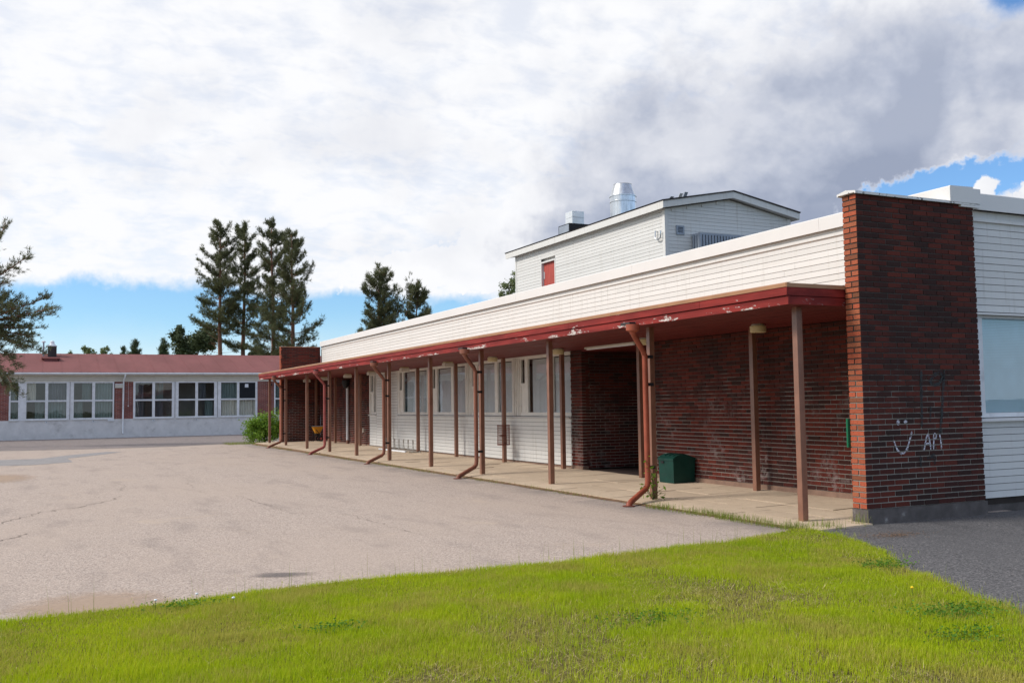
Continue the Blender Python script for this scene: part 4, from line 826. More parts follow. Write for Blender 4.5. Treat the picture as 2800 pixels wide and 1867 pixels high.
    # number plates under the windows
    for x, ch in ((-9.66, '3'), (-7.10, '4'), (-3.68, '5'), (-1.12, '6'), (1.43, '7')):
        p = MB().box(x - .055, x + .055, YL - .025, YL - .001, .97, 1.085).build('number_plate', MAT['paper'], s)
        fc = bpy.data.curves.new('digit', 'FONT'); fc.body = ch; fc.size = .11; fc.align_x = 'CENTER'; fc.extrude = .002; to = bpy.data.objects.new('digit', fc); COL.objects.link(to)
        me = bpy.data.meshes.new_from_object(to); bpy.data.objects.remove(to); me.materials.append(MAT['black']); do = bpy.data.objects.new('digit', me); link(do, p); do.location = np.array((x, YL - .028, .99)) - ORG[s.name]; do.rotation_euler = (math.pi / 2, 0, 0)
    MB().box(-6.30, -5.94, YL - .09, YL - .072, 1.02, 1.165).build('notice_board', MAT['paper'], s)
    MB().box(-5.90, -5.46, YL - .10, YL + .02, 3.02, 3.22).build('wall_light', MAT['lampwhite'], s); MB().box(-5.90, -5.46, YL - .13, YL + .02, 3.22, 3.27).build('wall_light_hood', MAT['greyframe'], s)
    o = MB().lathe([(.02, -.05), (.10, -.03), (.13, .05), (.06, .13), (.03, .14)], (3.45, YL - .12, 3.15), 16).build('globe_light', MAT['black'], s); smooth_by_angle(o)
    MB().tube([(-12.0, YL - .02, 3.30), (-12.0, YL + .03, 3.30)], .09, 16).build('wall_vent', MAT['black'], s); MB().box(-8.44, -8.36, YL - .03, YL - .006, 1.85, 1.92).build('switch_box', MAT['plate'], s); MB().box(-5.17, -5.11, YL - .02, YL + .02, 1.88, 1.96).build('switch_box', MAT['plate'], s); MB().box(-5.145, -5.135, YL + .005, YL + .019, 1.96, 3.4).build('cable', MAT['plate'], s)
    o = MB().tube([(-5.36, YL - .47, 3.84), (-5.36, YL - .46, 3.74), (-5.42, YL - .16, 3.50), (-5.43, YL - .12, 3.40), (-5.45, YL - .12, .35), (-5.45, YL - .18, .24)], .05, 12).build('rain_pipe', MAT['greyframe'], s); smooth_by_angle(o)
    t = root('chimney', 'dark square chimney with white dome on the red roof', 'chimney', (-9.36, YL + 5, 5.2)); MB().box(-9.62, -9.10, YL + 4.75, YL + 5.25, 4.9, 5.80).build('shaft', MAT['roofdark'], t); MB().box(-9.64, -9.08, YL + 4.73, YL + 5.27, 5.801, 5.84).build('collar', MAT['plate'], t); o = MB().lathe([(.24, .64), (.20, .72), (.13, .78), (.13, .90), (.08, .96), (.02, .97)], (-9.36, YL + 5, 5.2), 16).build('dome', MAT['paper'], t); smooth_by_angle(o)
    t = root('vent_pipe', 'thin capped vent pipe beside the dark roof chimney', 'vent', (-9.86, YL + 5, 5.1)); MB().tube([(-9.86, YL + 5, 5.0), (-9.86, YL + 5, 6.05)], .05, 10).build('pipe', MAT['greymetal'], t); MB().lathe([(.13, .95), (.12, 1.02), (.03, 1.06)], (-9.86, YL + 5, 5.1), 12).build('cap', MAT['plate'], t)
    t = root('roof_hatch', 'flat reddish roof hatch below the dark chimney', 'hatch', (-9.45, YL + 3.5, 4.85)); MB().box(-9.85, -9.05, YL + 3.2, YL + 4.0, 4.7, 4.93).build('kerb', MAT['redroof'], t); MB().box(-9.97, -8.93, YL + 3.1, YL + 4.1, 4.931, 5.02).build('lid', MAT['hatch'], t)
rndc = random.Random(77)
MAT['hatch'] = paint('pink_hatch', (.42, .17, .14), .1, 3, .6)
build_classrooms()

# ------------------------------------------------------------------ things under the canopy
def build_props():
    z = slab_z(1.5, 6.5) + .003; g = MAT['green']; t = root('grit_box', 'dark green plastic grit box with curved lid against the brick wall', 'box', (1.55, 6.54, z))
    x0, x1, y0, y1 = 1.28, 1.80, 6.285, 6.80
    b = MB(); n0 = [(x0 + .012, y0 + .01), (x1 - .012, y0 + .01), (x1 - .012, y1 - .01), (x0 + .012, y1 - .01)]
    b.v = [(x, y, z) for x, y in n0] + [(x, y, z + .46) for x, y in ((x0, y0), (x1, y0), (x1, y1), (x0, y1))]; b.f = [(3, 2, 1, 0), (4, 5, 6, 7), (0, 1, 5, 4), (1, 2, 6, 5), (2, 3, 7, 6), (3, 0, 4, 7)]; b.m = [0] * 6; b.build('body', g, t)
    prof = [(x0 - .012, z + .44), (x0 - .012, z + .485)] + [(x0 + (x1 - x0) * k / 10, z + .49 + .075 * math.sin(math.pi * (k / 10) ** .8)) for k in range(1, 10)] + [(x1 + .012, z + .49), (x1 + .012, z + .44)]
    lid = MB().prism(prof, 'y', y0 - .012, y1 + .012).build('lid', g, t)
    for y in (6.40, 6.54, 6.68):
        pr = [(x0 + (x1 - x0) * k / 10, z + .492 + .075 * math.sin(math.pi * (k / 10) ** .8)) for k in range(1, 10)]; MB().prism(pr + [(a, c + .012) for a, c in pr[::-1]], 'y', y - .035, y + .035).build('rib', g, lid)
    MB().box(x0 - .016, x0 - .002, 6.60, 6.70, z + .385, z + .425).build('latch', MAT['black'], t)
    # litter basket of rusty wire on an inner post
    t = root('litter_basket', 'rusty wire litter basket hung on an inner canopy post', 'basket', (1.52, 14.6, .55)); yb, xb, r = 14.62, 1.50, .17
    for zz in (.575, 1.10): pts = [(xb + r * math.cos(2 * math.pi * k / 20), yb + r * math.sin(2 * math.pi * k / 20), zz) for k in range(21)]; MB().tube(pts, .013, 6).build('rim', MAT['rust'], t)
    mb = MB()
    for k in range(30): a = 2 * math.pi * k / 30; mb.tube([(xb + r * math.cos(a), yb + r * math.sin(a), .575), (xb + r * .96 * math.cos(a), yb + r * .96 * math.sin(a), 1.10)], .004, 4)
    for j in range(1, 8): pts = [(xb + r * math.cos(2 * math.pi * k / 20), yb + r * math.sin(2 * math.pi * k / 20), .575 + j * .065) for k in range(21)]; mb.tube(pts, .003, 4)
    mb.build('wire_mesh', MAT['rust'], t); MB().lathe([(.16, 0), (.16, .008)], (xb, yb, .58), 20).build('floor_plate', MAT['rust'], t); MB().box(xb - .03, xb + .12, yb + .1, yb + .19, .8, .84).build('hook', MAT['rust'], t)
    # bicycle rack
    t = root('bike_rack', 'low steel bike rack of wire arches against the white wall', 'bike rack', (1.45, 23, .08)); mb = MB()
    MB().box(1.22, 1.27, 21.95, 24.85, .10, .145).build('base_rail', MAT['paper'], t); MB().box(1.60, 1.63, 21.5, 24.85, .10, .14).build('base_rail', MAT['wirecol'], t)
    for k in range(7):
        for d in (-.035, .035):
            y = 21.75 + k * .48 + d; pts = [(1.25 + .0, y - .30, .12)] + [(1.30 + .28 * i / 12, y - .30 * math.cos(math.pi * i / 12), .12 + .40 * math.sin(math.pi * i / 12)) for i in range(13)]; MB().tube(pts, .007, 5).build('arch', MAT['wirecol'], t)
    MB().box(1.24, 1.60, 21.6, 21.63, .10, .13).build('cross_bar', MAT['wirecol'], t); MB().box(1.24, 1.60, 24.7, 24.73, .10, .13).build('cross_bar', MAT['wirecol'], t)
    # sand spreader
    z = slab_z(1.4, 34.5) + .002; t = root('salt_spreader', 'yellow hopper salt spreader on black wheels in the far canopy corner', 'spreader', (1.45, 34.6, z))
    h = MB(); c = (1.46, 34.6); T, B = .225, .09
    def ring(rx, ry, zz): return [(c[0] - rx, c[1] - ry, zz), (c[0] + rx, c[1] - ry, zz), (c[0] + rx, c[1] + ry, zz), (c[0] - rx, c[1] + ry, zz)]
    h.v = ring(T, .20, z + .68) + ring(T, .20, z + .655) + ring(B, .08, z + .36) + ring(T - .02, .18, z + .68) + ring(B - .01, .07, z + .37)
    for a in (0, 4):
        for k in range(4): j = (k + 1) % 4; h.f.append((a + k, a + 4 + k, a + 4 + j, a + j)); h.m.append(0)
    for k in range(4):
        j = (k + 1) % 4; h.f.append((12 + k, 12 + j, 16 + j, 16 + k)); h.m.append(0); h.f.append((k, j, 12 + j, 12 + k)); h.m.append(0)
    h.f.append((8, 11, 10, 9)); h.m.append(0); h.build('hopper', MAT['yellow'], t); MB().box(c[0] - T - .02, c[0] + T + .02, 34.38, 34.82, z + .681, z + .70).build('cover', MAT['greymetal'], t)
    MB().lathe([(.12, .27), (.13, .30), (.05, .33), (.04, .37)], (c[0], c[1], z), 16).build('spinner', MAT['black'], t)
    for y in (34.36, 34.80):
        w = MB().tube([(1.56, y, z + .125), (1.56, y + .05, z + .125)], .125, 20).build('wheel', MAT['black'], t); MB().tube([(1.56, y - .004, z + .125), (1.56, y + .054, z + .125)], .06, 14).build('hub', MAT['pipe_c'], w)
    for y in (34.45, 34.76): MB().tube([(1.56, y, z + .125), (1.50, y, z + .36), (1.30, y, z + .62), (1.12, y, z + .72)], .014, 6).build('frame_tube', MAT['black'], t); MB().tube([(1.36, y, z + .42), (1.24, y, z + .02), (1.20, y, z + .015)], .012, 6).build('stand', MAT['black'], t)
    MB().tube([(1.12, 34.40, z + .72), (1.12, 34.81, z + .72)], .016, 8).build('handle', MAT['black'], t)
    # drain pipe with black funnel, tap and box, plate on the fin
    t = root('drain_pipe', 'pale grey vertical drain pipe with black funnel on the far brick wall', 'pipe', (1.77, 30.78, .1)); o = MB().tube([(1.77, 30.78, .27), (1.77, 30.78, 2.50)], .055, 14).build('pipe', MAT['plate'], t); smooth_by_angle(o)
    o = MB().tube([(1.77, 30.78, .08), (1.77, 30.78, .27)], .062, 14).build('foot', MAT['post'], t); smooth_by_angle(o); o = MB().lathe([(.06, 0), (.08, .02), (.17, .20), (.17, .34), (.14, .36)], (1.70, 30.78, 2.46), 18).build('funnel', MAT['black'], t); smooth_by_angle(o)
    t = root('wall_tap', 'small wall tap and white box low on the far brick wall', 'tap', (1.85, 28.7, .7)); MB().box(1.80, 1.848, 28.63, 28.71, .62, .80).build('box', MAT['lampwhite'], t); MB().tube([(1.85, 28.79, .86), (1.76, 28.79, .86), (1.74, 28.79, .80)], .018, 8).build('spout', MAT['steel'], t)
    t = root('post_box', 'thin green plate edge on the rear of the near brick fin', 'plate', (.1, .28, 1.0)); MB().box(-.035, .22, .262, .292, 1.02, 1.41).build('plate', MAT['green_plate'], t); MB().box(.0, .2, .292, .296, 1.1, 1.3).build('face', MAT['lampwhite'], t)
build_props()
# ------------------------------------------------------------------ trees
def unit(v): return v / (np.linalg.norm(v, axis=-1, keepdims=True) + 1e-9)
def tri_leaves(name, B, Dv, L, Wd, mat, parent, rng):  # thin triangles from base points along directions
    side = unit(np.cross(Dv, rng.normal(size=Dv.shape))); n = len(B); v = np.empty((n, 3, 3)); v[:, 0] = B - side * Wd[:, None]; v[:, 1] = B + side * Wd[:, None]; v[:, 2] = B + Dv * L[:, None]
    me = raw_mesh(name, v.reshape(-1, 3) - ORG[parent.name], np.arange(n * 3), 3, mat); return link(bpy.data.objects.new(name, me), parent)
def quad_leaves(name, Cc, size, mat, parent, rng, flat=.5):
    n = len(Cc); a = unit(rng.normal(size=(n, 3)) * np.array([1, 1, flat])); b = unit(np.cross(a, rng.normal(size=(n, 3)))); s = size * rng.uniform(.6, 1.3, n)[:, None]
    v = np.empty((n, 4, 3)); v[:, 0] = Cc - a * s; v[:, 1] = Cc - b * s * .55; v[:, 2] = Cc + a * s; v[:, 3] = Cc + b * s * .55
    me = raw_mesh(name, v.reshape(-1, 3) - ORG[parent.name], np.arange(n * 4), 4, mat); return link(bpy.data.objects.new(name, me), parent)
def pine(label, base, H, c0, R, seed, needle='pine', whorls=16, per=4, ls=.30, tufts=1.0, lean=(0, 0), trunk_r=.2, extra=None, name='pine_tree', group=None, shape=1.0, dead=8, thick=1.0, rise=.6, flat=.34, bare=.38):
    rng = np.random.default_rng(seed); base = np.array(base, float); t = root(name, label, 'tree', tuple(base), group)
    ts = np.linspace(0, 1, 9); wig = np.cumsum(rng.normal(0, .012 * H, (9, 2)) * .25, 0); wig[0] = 0
    tp = np.stack([base[0] + lean[0] * ts * H + wig[:, 0], base[1] + lean[1] * ts * H + wig[:, 1], base[2] + ts * H], 1)
    mb = MB(); mb.tube([tuple(p) for p in tp], [trunk_r * (1 - .93 * q) + .012 for q in ts], 8); mb.smooth = True; mb.build('trunk', MAT['bark'], t)
    at = lambda h: np.array([np.interp(h, ts, tp[:, k]) for k in range(3)])
    br = MB(); TB, TD = [], []
    def spray(a, b, n):                               # tufts along a twig
        f = rng.random((n, 1)) ** .7; TB.append(a + (b - a) * f + rng.normal(0, .10 * ls / .3, (n, 3))); TD.append(np.repeat((unit(b - a) + np.array([0, 0, .55]))[None], n, 0))
    def limb(start, d, L, up, r, green=True, bare=.3):
        n = 6; pts = [np.array(start, float)]; d = unit(np.array(d, float))
        for i in range(n):
            d = unit(d + np.array([rng.normal(0, .11), rng.normal(0, .11), up * (i / n) + rng.normal(0, .05)])); pts.append(pts[-1] + d * L / n)
        br.tube([tuple(q) for q in pts], [r * (1 - .82 * i / n) + .004 for i in range(n + 1)], 4, cap=False)
        if not green: return
        for i in range(1, n + 1):
            if i / n < bare and L > .8: continue
            dd = unit(pts[i] - pts[i - 1]); spray(pts[i - 1], pts[i], int(rng.poisson(1.6 * tufts)))
            if L > .5:
                for sgn in (-1, 1):
                    for _ in range(1 + (L > .9) + (L > 2.0)):
                        sd = np.cross(dd, [0, 0, 1.0]) * sgn; q = pts[i - 1] + (pts[i] - pts[i - 1]) * rng.random(); e = q + unit(dd * rng.uniform(.5, 1.0) + sd * rng.uniform(.4, 1.1) + np.array([0, 0, rng.normal(.12, flat)])) * L * rng.uniform(.12, .34) * (1.2 - .6 * i / n)
                        spray(q, e, int(rng.poisson(3.0 * tufts)) + 1)
                        if ls < .25: br.tube([tuple(q), tuple(e)], [r * .3, .004], 3, cap=False)
    for w in range(whorls):
        f0 = (w + rng.uniform(-.3, .3)) / whorls
        a0 = rng.uniform(0, 6.28)
        for k in range(per):
            if rng.random() < .15: continue
            f = min(max(f0 + rng.normal(0, .55) / whorls, 0), .985); h = c0 + (1 - c0) * f; Lr = R * (max(.0, 1 - f) ** (.75 * shape)) * (.60 + .40 * min(1, (f + .10) * 4.0)) + .012 * H
            a = a0 + 6.283 * k / per + rng.normal(0, .35); L = Lr * rng.choice([rng.uniform(.3, .7), rng.uniform(.7, 1.0), rng.uniform(1.0, 1.3)]); el = .0 + rise * f + rng.normal(0, .1)
            limb(at(h), (math.cos(a) * math.cos(el), math.sin(a) * math.cos(el), math.sin(el)), L, .30, .03 * thick * (L / 2) ** .5, True, bare)
    for k in range(dead):
        h = c0 * rng.uniform(.45, 1.0); a = rng.uniform(0, 6.28); limb(at(h), (math.cos(a), math.sin(a), rng.uniform(-.1, .5)), R * rng.uniform(.3, .8), .15, .022 * thick, rng.random() < .3, .7)
    for e in (extra or []):
        s0 = at(e[0]) if isinstance(e[0], float) else np.array(e[0]); limb(s0, np.array(e[1]) - s0, np.linalg.norm(np.array(e[1]) - s0), e[2], .05, True, .2)
    br.build('branches', MAT['bark'], t)
    TB, TD = np.concatenate(TB), np.concatenate(TD); K = 7; B = np.repeat(TB, K, 0) + rng.normal(0, .03 * ls / .3, (len(TB) * K, 3)); dirs = unit(np.repeat(TD, K, 0) + rng.normal(0, .65, (len(TB) * K, 3)))
    tri_leaves('crown', B, dirs, ls * rng.uniform(.6, 1.2, len(B)), ls * .055 * rng.uniform(.7, 1.3, len(B)), MAT[needle], t, rng); return t
def leafy(label, base, H, blobs, seed, mat, n, size, bark='birchbark', name='birch_tree', group=None, cat='tree', tr=.1):
    rng = np.random.default_rng(seed); base = np.array(base, float); t = root(name, label, cat, tuple(base), group); mb = MB(); top = base + [0, 0, H * .92]
    mb.tube([tuple(base), tuple(base * .6 + top * .4 + rng.normal(0, .04 * H, 3) * [1, 1, 0]), tuple(top)], [tr, tr * .6, .01], 7)
    Cc = []
    for (dx, dy, dz, rx, rz, w) in blobs:
        c = base + [dx, dy, dz]; mb.tube([tuple(base + [0, 0, max(.15 * H, dz - rz * 1.6)]), tuple((base + [0, 0, dz - rz * .6] + c) / 2), tuple(c)], [tr * .4, tr * .25, .01], 5)
        k = int(n * w); sub = rng.normal(size=(max(6, k // 60), 3)); sub = c + unit(sub) * (rng.random((len(sub), 1)) ** .45) * [rx, rx, rz]
        pick = rng.integers(0, len(sub), k); Cc.append(sub[pick] + rng.normal(0, .20 * (rx + rz) / 2, (k, 3)))
        for q in sub[::3]: mb.tube([tuple(c - [0, 0, rz * .3]), tuple((c + q) / 2 + rng.normal(0, .05 * rx, 3)), tuple(q)], [tr * .14, tr * .1, .006], 3, cap=False)
    mb.build('trunk', MAT[bark], t); Cc = np.concatenate(Cc); Cc = Cc[Cc[:, 2] > base[2] + .03]; quad_leaves('crown', Cc, size, MAT[mat], t, rng); return t
def gxy(u, dep):
    p = D(u, 1110, dep); return np.array([p[0], p[1], 0.0])
def build_trees():
    g = 'pines behind the classroom building'
    def far(u_base, u_top, v_top, dep, **k):
        b = gxy(u_base, dep); top = D(u_top, v_top, dep); H = top[2]; k['lean'] = ((top[0] - b[0]) / H, (top[1] - b[1]) / H); return b, H, k
    for (ub, ut, vt, dep, c0, R, sd, lab, kw) in ((598, 606, 612, 88, .46, 3.0, 3, 'tall slender pine, leftmost of the four behind the red roof', dict(dead=16, whorls=17, per=5, shape=.66, tufts=1.0, bare=.28)), (673, 678, 612, 90, .38, 3.0, 8, 'tall pine second from the left behind the red roof', dict(dead=14, whorls=18, per=5, shape=.68, tufts=1.0, bare=.28)),
                                         (744, 745, 607, 86, .34, 3.2, 12, 'tall straight pine third from the left behind the red roof', dict(dead=12, whorls=19, per=5, shape=.68, tufts=1.0, bare=.28)), (804, 797, 638, 84, .17, 3.7, 5, 'dense broad pine rightmost of the four beside the far brick fin', dict(dead=5, whorls=23, per=5, tufts=1.0, shape=.8, bare=.25))):
        b, H, k = far(ub, ut, vt, dep); k.update(kw); pine(lab, b, H, c0, R, sd, group=g, ls=.27, trunk_r=.27, **k)
    g = 'pines behind the white parapet'
    b, H, k = far(1039, 1040, 738, 80); pine('forked pine above the white parapet with two crowns', b, H, .30, 2.3, 21, group=g, ls=.30, trunk_r=.22, whorls=18, per=5, tufts=1.1, shape=.55, bare=.3, extra=[(.42, D(1078, 850, 80), .5), (.45, D(1080, 757, 80), .1), (.45, D(1096, 785, 80), .35), (.47, D(1066, 790, 80), .3), (.46, D(1088, 770, 80), .2)], dead=2, **k)
    b, H, k = far(1130, 1137, 768, 80); pine('smaller conical pine above the white parapet, right of the forked one', b, H, .38, 2.5, 22, group=g, ls=.28, trunk_r=.16, whorls=16, per=5, tufts=.9, shape=1.0, bare=.3, dead=2, **k)
    for i, (u, v, dep, lab) in enumerate(((985, 903, 78, 'tip of a small pine just above the parapet, left of the forked pine'),)):
        b, H, k = far(u, u, v, dep); pine(lab, b, H, .4, 1.1, 40 + i, group=g, ls=.25, trunk_r=.09, whorls=12, dead=0, **k)
    # pine at the left picture edge: trunk out of frame, boughs reach in
    dep = 46; b = gxy(-75, dep); H = D(-40, 560, dep)[2]; tk = lambda v: D(-70, v, dep + 0)
    bough = lambda v0, u1, v1, up, dd=0: (tk(v0), D(u1, v1, dep + dd), up)
    pine('big pine at the left edge with boughs hanging over the red roof', b, H, .45, 1.9, 51, ls=.20, trunk_r=.24, whorls=10, per=4, tufts=1.7, dead=4, bare=.2, extra=[bough(780, 45, 635, .25), bough(790, 88, 690, .12), bough(830, 20, 720, .1, 1), bough(850, 40, 760, -.1, -1), bough(880, 130, 808, .02), bough(885, 165, 835, -.02), bough(890, 140, 850, -.05, 1),
         bough(900, 110, 880, -.05), bough(905, 60, 905, -.08, -1), bough(910, 100, 925, -.1), bough(915, 130, 955, -.14, 1), bough(930, 60, 985, -.2), bough(940, 75, 1020, -.25, -1), bough(950, 40, 1035, -.25), bough(890, 60, 840, .05, -1), bough(905, 80, 940, -.1, 1.5)])
    # low trees peeping over the roof
    for i, (u, v, dep, R, nd, lab) in enumerate(((367, 926, 95, 1.5, 'spruce', 'small pointed spruce above the red roof, left of the leafy clump'), (448, 928, 95, 1.6, 'spruce', 'small bushy spruce just left of the leafy clump over the roof'), (340, 950, 98, .8, 'spruce', 'tiny spruce tip left of the small pointed spruce'))):
        b, H, k = far(u, u, v, dep); pine(lab, b, H, .25, R, 60 + i, needle=nd, name='spruce_tree', group='small spruces behind the red roof', ls=.26, trunk_r=.1, whorls=22, per=6, tufts=1.2, shape=1.15, dead=0, **k)
    for i, (u, v, dep, w, lab) in enumerate(((234, 945, 100, 30, 'thin leafy treetop above the roof, left one of a pair'), (284, 948, 100, 30, 'thin leafy treetop above the roof, right one of a pair'), (187, 958, 105, 25, 'faint leafy tip just above the roof near the chimney'))):
        b = gxy(u, dep); H = D(u, v, dep)[2]; m_ = dep / FOC; leafy(lab, b, H, [(0, 0, H - 12 * m_, w * .45 * m_, 12 * m_, .6), (w * .3 * m_, 0, H - 25 * m_, w * .6 * m_, 14 * m_, .4)], 70 + i, 'birch', 900, .10, group='far treetops over the roof')
    dep = 92; m_ = dep / FOC; b = gxy(535, dep); z = lambda v: D(535, v, dep)[2]
    leafy('dense leafy green clump behind the roof beside the leftmost tall pine', b, z(890), [(-50 * m_, 0, z(915), 18 * m_, 25 * m_, .16), (-25 * m_, 1, z(945), 38 * m_, 24 * m_, .3), (12 * m_, -1, z(935), 35 * m_, 28 * m_, .3), (35 * m_, 0, z(925), 25 * m_, 34 * m_, .24)], 81, 'spruce', 9500, .13, bark='bark', name='leafy_tree')
    dep = 84; m_ = dep / FOC; b = gxy(700, dep + 6); z = lambda v: D(700, v, dep)[2]
    leafy('low dark undergrowth tree between the tall pine trunks', b, z(940), [(0, 0, z(965), 22 * m_, 16 * m_, .4), (55 * m_, 0, z(960), 22 * m_, 18 * m_, .6)], 82, 'spruce', 3000, .12, bark='bark', name='leafy_tree')
    dep = 60; m_ = dep / FOC; b = gxy(1400, dep); z = lambda v: D(1400, v, dep)[2]
    leafy('birch top showing left of the rooftop block', b, z(735), [(-6 * m_, 0, z(785), 24 * m_, 26 * m_, .55), (12 * m_, 0, z(765), 12 * m_, 32 * m_, .25), (-22 * m_, 0, z(805), 14 * m_, 16 * m_, .2)], 83, 'birch', 1500, .07)
    # bush at the end of the canopy
    b = np.array([-.25, 38.0, 0.0]); leafy('round bright green bush beside the far end of the canopy', b, 1.35, [(-.45, 0, .62, .62, .55, .3), (0.1, 0, .88, .70, .55, .3), (.6, .2, .85, .6, .6, .25), (-.1, -.3, .5, .7, .45, .15)], 91, 'bush', 9000, .05, bark='stem', name='bush', cat='bush', tr=.03)
build_trees()

# ------------------------------------------------------------------ grass and weeds
def inside(pts, poly):
    x, y = pts[:, 0], pts[:, 1]; c = np.zeros(len(pts), bool); n = len(poly)
    for i in range(n):
        x1, y1 = poly[i]; x2, y2 = poly[i - 1]; m = ((y1 > y) != (y2 > y)); c ^= m & (x < (x2 - x1) * (y - y1) / (y2 - y1 + 1e-12) + x1)
    return c
def vnoise(p, s, seed):                               # smooth value noise
    r = np.random.default_rng(seed).random((64, 64)); q = p * s; i = np.floor(q).astype(int); f = q - i; f = f * f * (3 - 2 * f); a = lambda dx, dy: r[(i[:, 0] + dx) % 64, (i[:, 1] + dy) % 64]
    return (a(0, 0) * (1 - f[:, 0]) + a(1, 0) * f[:, 0]) * (1 - f[:, 1]) + (a(0, 1) * (1 - f[:, 0]) + a(1, 1) * f[:, 0]) * f[:, 1]
def blades(name, xy, z, h, w, mat, rng, bend=.35, lean=None):
    n = len(xy); a = rng.uniform(0, 6.283, n); dx, dy = np.cos(a), np.sin(a); b = rng.uniform(.1, 1, n) * bend * h; s = np.stack([-dy, dx, np.zeros(n)], 1); d = np.stack([dx, dy, np.zeros(n)], 1)
    base = np.stack([xy[:, 0], xy[:, 1], z], 1); up = np.array([0, 0, 1.0]); mid = base + up * (h * .55)[:, None] + d * (b * .35)[:, None]; tip = base + up * (h * np.sqrt(np.clip(1 - (b / h) ** 2 * .5, .2, 1)))[:, None] + d * b[:, None]
    v = np.empty((n, 5, 3)); v[:, 0] = base - s * w[:, None]; v[:, 1] = base + s * w[:, None]; v[:, 2] = mid + s * (w * .75)[:, None]; v[:, 3] = mid - s * (w * .75)[:, None]; v[:, 4] = tip
    k = np.arange(n)[:, None] * 5; f = np.concatenate([k + 0, k + 1, k + 2, k + 0, k + 2, k + 3, k + 3, k + 2, k + 4], 1)
    me = raw_mesh(name, v.reshape(-1, 3), f.ravel(), 3, mat); o = bpy.data.objects.new(name, me); link(o); return o
def build_grass():
    rng = np.random.default_rng(7); poly = LAWN
    def scatter(x0, x1, y0, y1, dens): n = int((x1 - x0) * (y1 - y0) * dens); return rng.uniform((x0, y0), (x1, y1), (n, 2))
    near = scatter(-11.2, -.9, -6.6, .3, 11500); q3 = np.concatenate([near, np.full((len(near), 1), .03)], 1) - CAM; dz = q3 @ np.array(f_); uu = CX + FOC * (q3 @ np.array(r_)) / dz; vv = CY - FOC * (q3 @ np.array(u_)) / dz
    vis = (uu > -150) & (uu < 2950) & (vv < 2000); near = near[vis | (rng.random(len(near)) < .12)]
    p = np.concatenate([near, scatter(-18, -11.2, -8, .3, 900), scatter(-11.2, -2, -9, -6.6, 900)])
    # ragged margin: blades stray a little over the edge
    jit = rng.normal(0, .035, p.shape) * np.where(rng.random((len(p), 1)) < .14, 3.6, 1.0); p = p[inside(p + jit, poly)]
    cover = vnoise(p, .9, 1) * .5 + vnoise(p, 3.1, 2) * .35 + vnoise(p, 9.0, 3) * .15; keep = rng.random(len(p)) < np.clip((cover - .20) * 3.4, .22, 1); p = p[keep]; cover = cover[keep]
    h = (.020 + .036 * vnoise(p, 1.4, 4) + .06 * np.maximum(0, vnoise(p, 4.0, 5) - .6)) * rng.uniform(.55, 1.3, len(p)); w = rng.uniform(.0012, .0023, len(p))
    tag(blades('grass', p, np.full(len(p), .012), h, w, MAT['grass'], rng, .55), kind='stuff')
    s_ = scatter(-11, -1, -6.4, .2, 700); s_ = s_[inside(s_, poly)]; s_ = s_[rng.random(len(s_)) < np.clip(1.5 - 2.2 * vnoise(s_, .9, 1), .05, 1)]; n = len(s_); aa = rng.uniform(0, 6.283, n); L = rng.uniform(.03, .09, n); dv = np.stack([np.cos(aa), np.sin(aa), rng.uniform(-.1, .5, n)], 1)
    b0 = np.stack([s_[:, 0], s_[:, 1], rng.uniform(.014, .035, n)], 1); sd = unit(np.cross(dv, np.tile([0, 0, 1.0], (n, 1)))) * .0014; v = np.empty((n, 3, 3)); v[:, 0] = b0 - sd; v[:, 1] = b0 + sd; v[:, 2] = b0 + dv * L[:, None]
    o = bpy.data.objects.new('straw', raw_mesh('straw', v.reshape(-1, 3), np.arange(n * 3), 3, MAT['straw'])); link(o); tag(o, kind='stuff')
    # seed stalks near the edge
    q = scatter(-11, -1.2, -5.5, .2, 26); e = inside(q, poly); q = q[e]; edge = np.array([min(abs(a[1] - np.interp(a[0], [t[0] for t in LAWN_TOP[:13]], [t[1] for t in LAWN_TOP[:13]])), 9) for a in q]); q = q[rng.random(len(q)) < np.where(edge < .5, .9, .12)]
    tag(blades('grass_stalks', q, np.full(len(q), .012), rng.uniform(.16, .34, len(q)), rng.uniform(.0011, .0017, len(q)), MAT['weed'], rng, .25), kind='stuff')
    # rough grass along the walkway edge, by the fin and in slab joints
    pts, hs = [], []
    def band(x0, x1, y0, y1, dens, hh, fn=None):
        k = scatter(x0, x1, y0, y1, dens); k = k[rng.random(len(k)) < (fn(k) if fn is not None else 1)]; pts.append(k); hs.append(rng.uniform(.4, 1.2, len(k)) * hh)
    band(-1.32, -.95, .0, 3.4, 1900, .11, lambda k: np.clip((vnoise(k, 2.2, 6) - .15) * 1.8, 0, 1) * np.clip(1.25 - k[:, 1] * .22, .15, 1)); band(-1.30, -1.0, 3.2, 36, 420, .06, lambda k: np.clip((vnoise(k, 1.3, 8) - .35) * 2.4, 0, 1)); band(-1.25, -.55, -.25, .28, 1500, .13, lambda k: np.clip((vnoise(k, 3, 9) - .3) * 2.4, 0, 1))
    band(-.22, .04, -.14, .24, 1500, .24, lambda k: (k[:, 0] < -.01) * np.clip((vnoise(k, 9, 12) - .2) * 1.6, 0, 1)); band(-2.2, -.4, 36.3, 38.2, 500, .12)
    for x in (-.28, .44): band(x - .012, x + .012, .2, 9, 1500, .05, lambda k: np.clip((vnoise(k, 1.7, 10) - .62) * 5, 0, 1))
    k = np.concatenate(pts); hh = np.concatenate(hs); z = np.where((k[:, 0] > -1.0) & (k[:, 1] > -.1) & (k[:, 1] < 36.2), slab_z(k[:, 0], k[:, 1]) - .02, .004)
    tag(blades('weeds', k, z, np.maximum(hh, .02), rng.uniform(.0016, .0032, len(k)), MAT['weed'], rng, .6), kind='stuff')
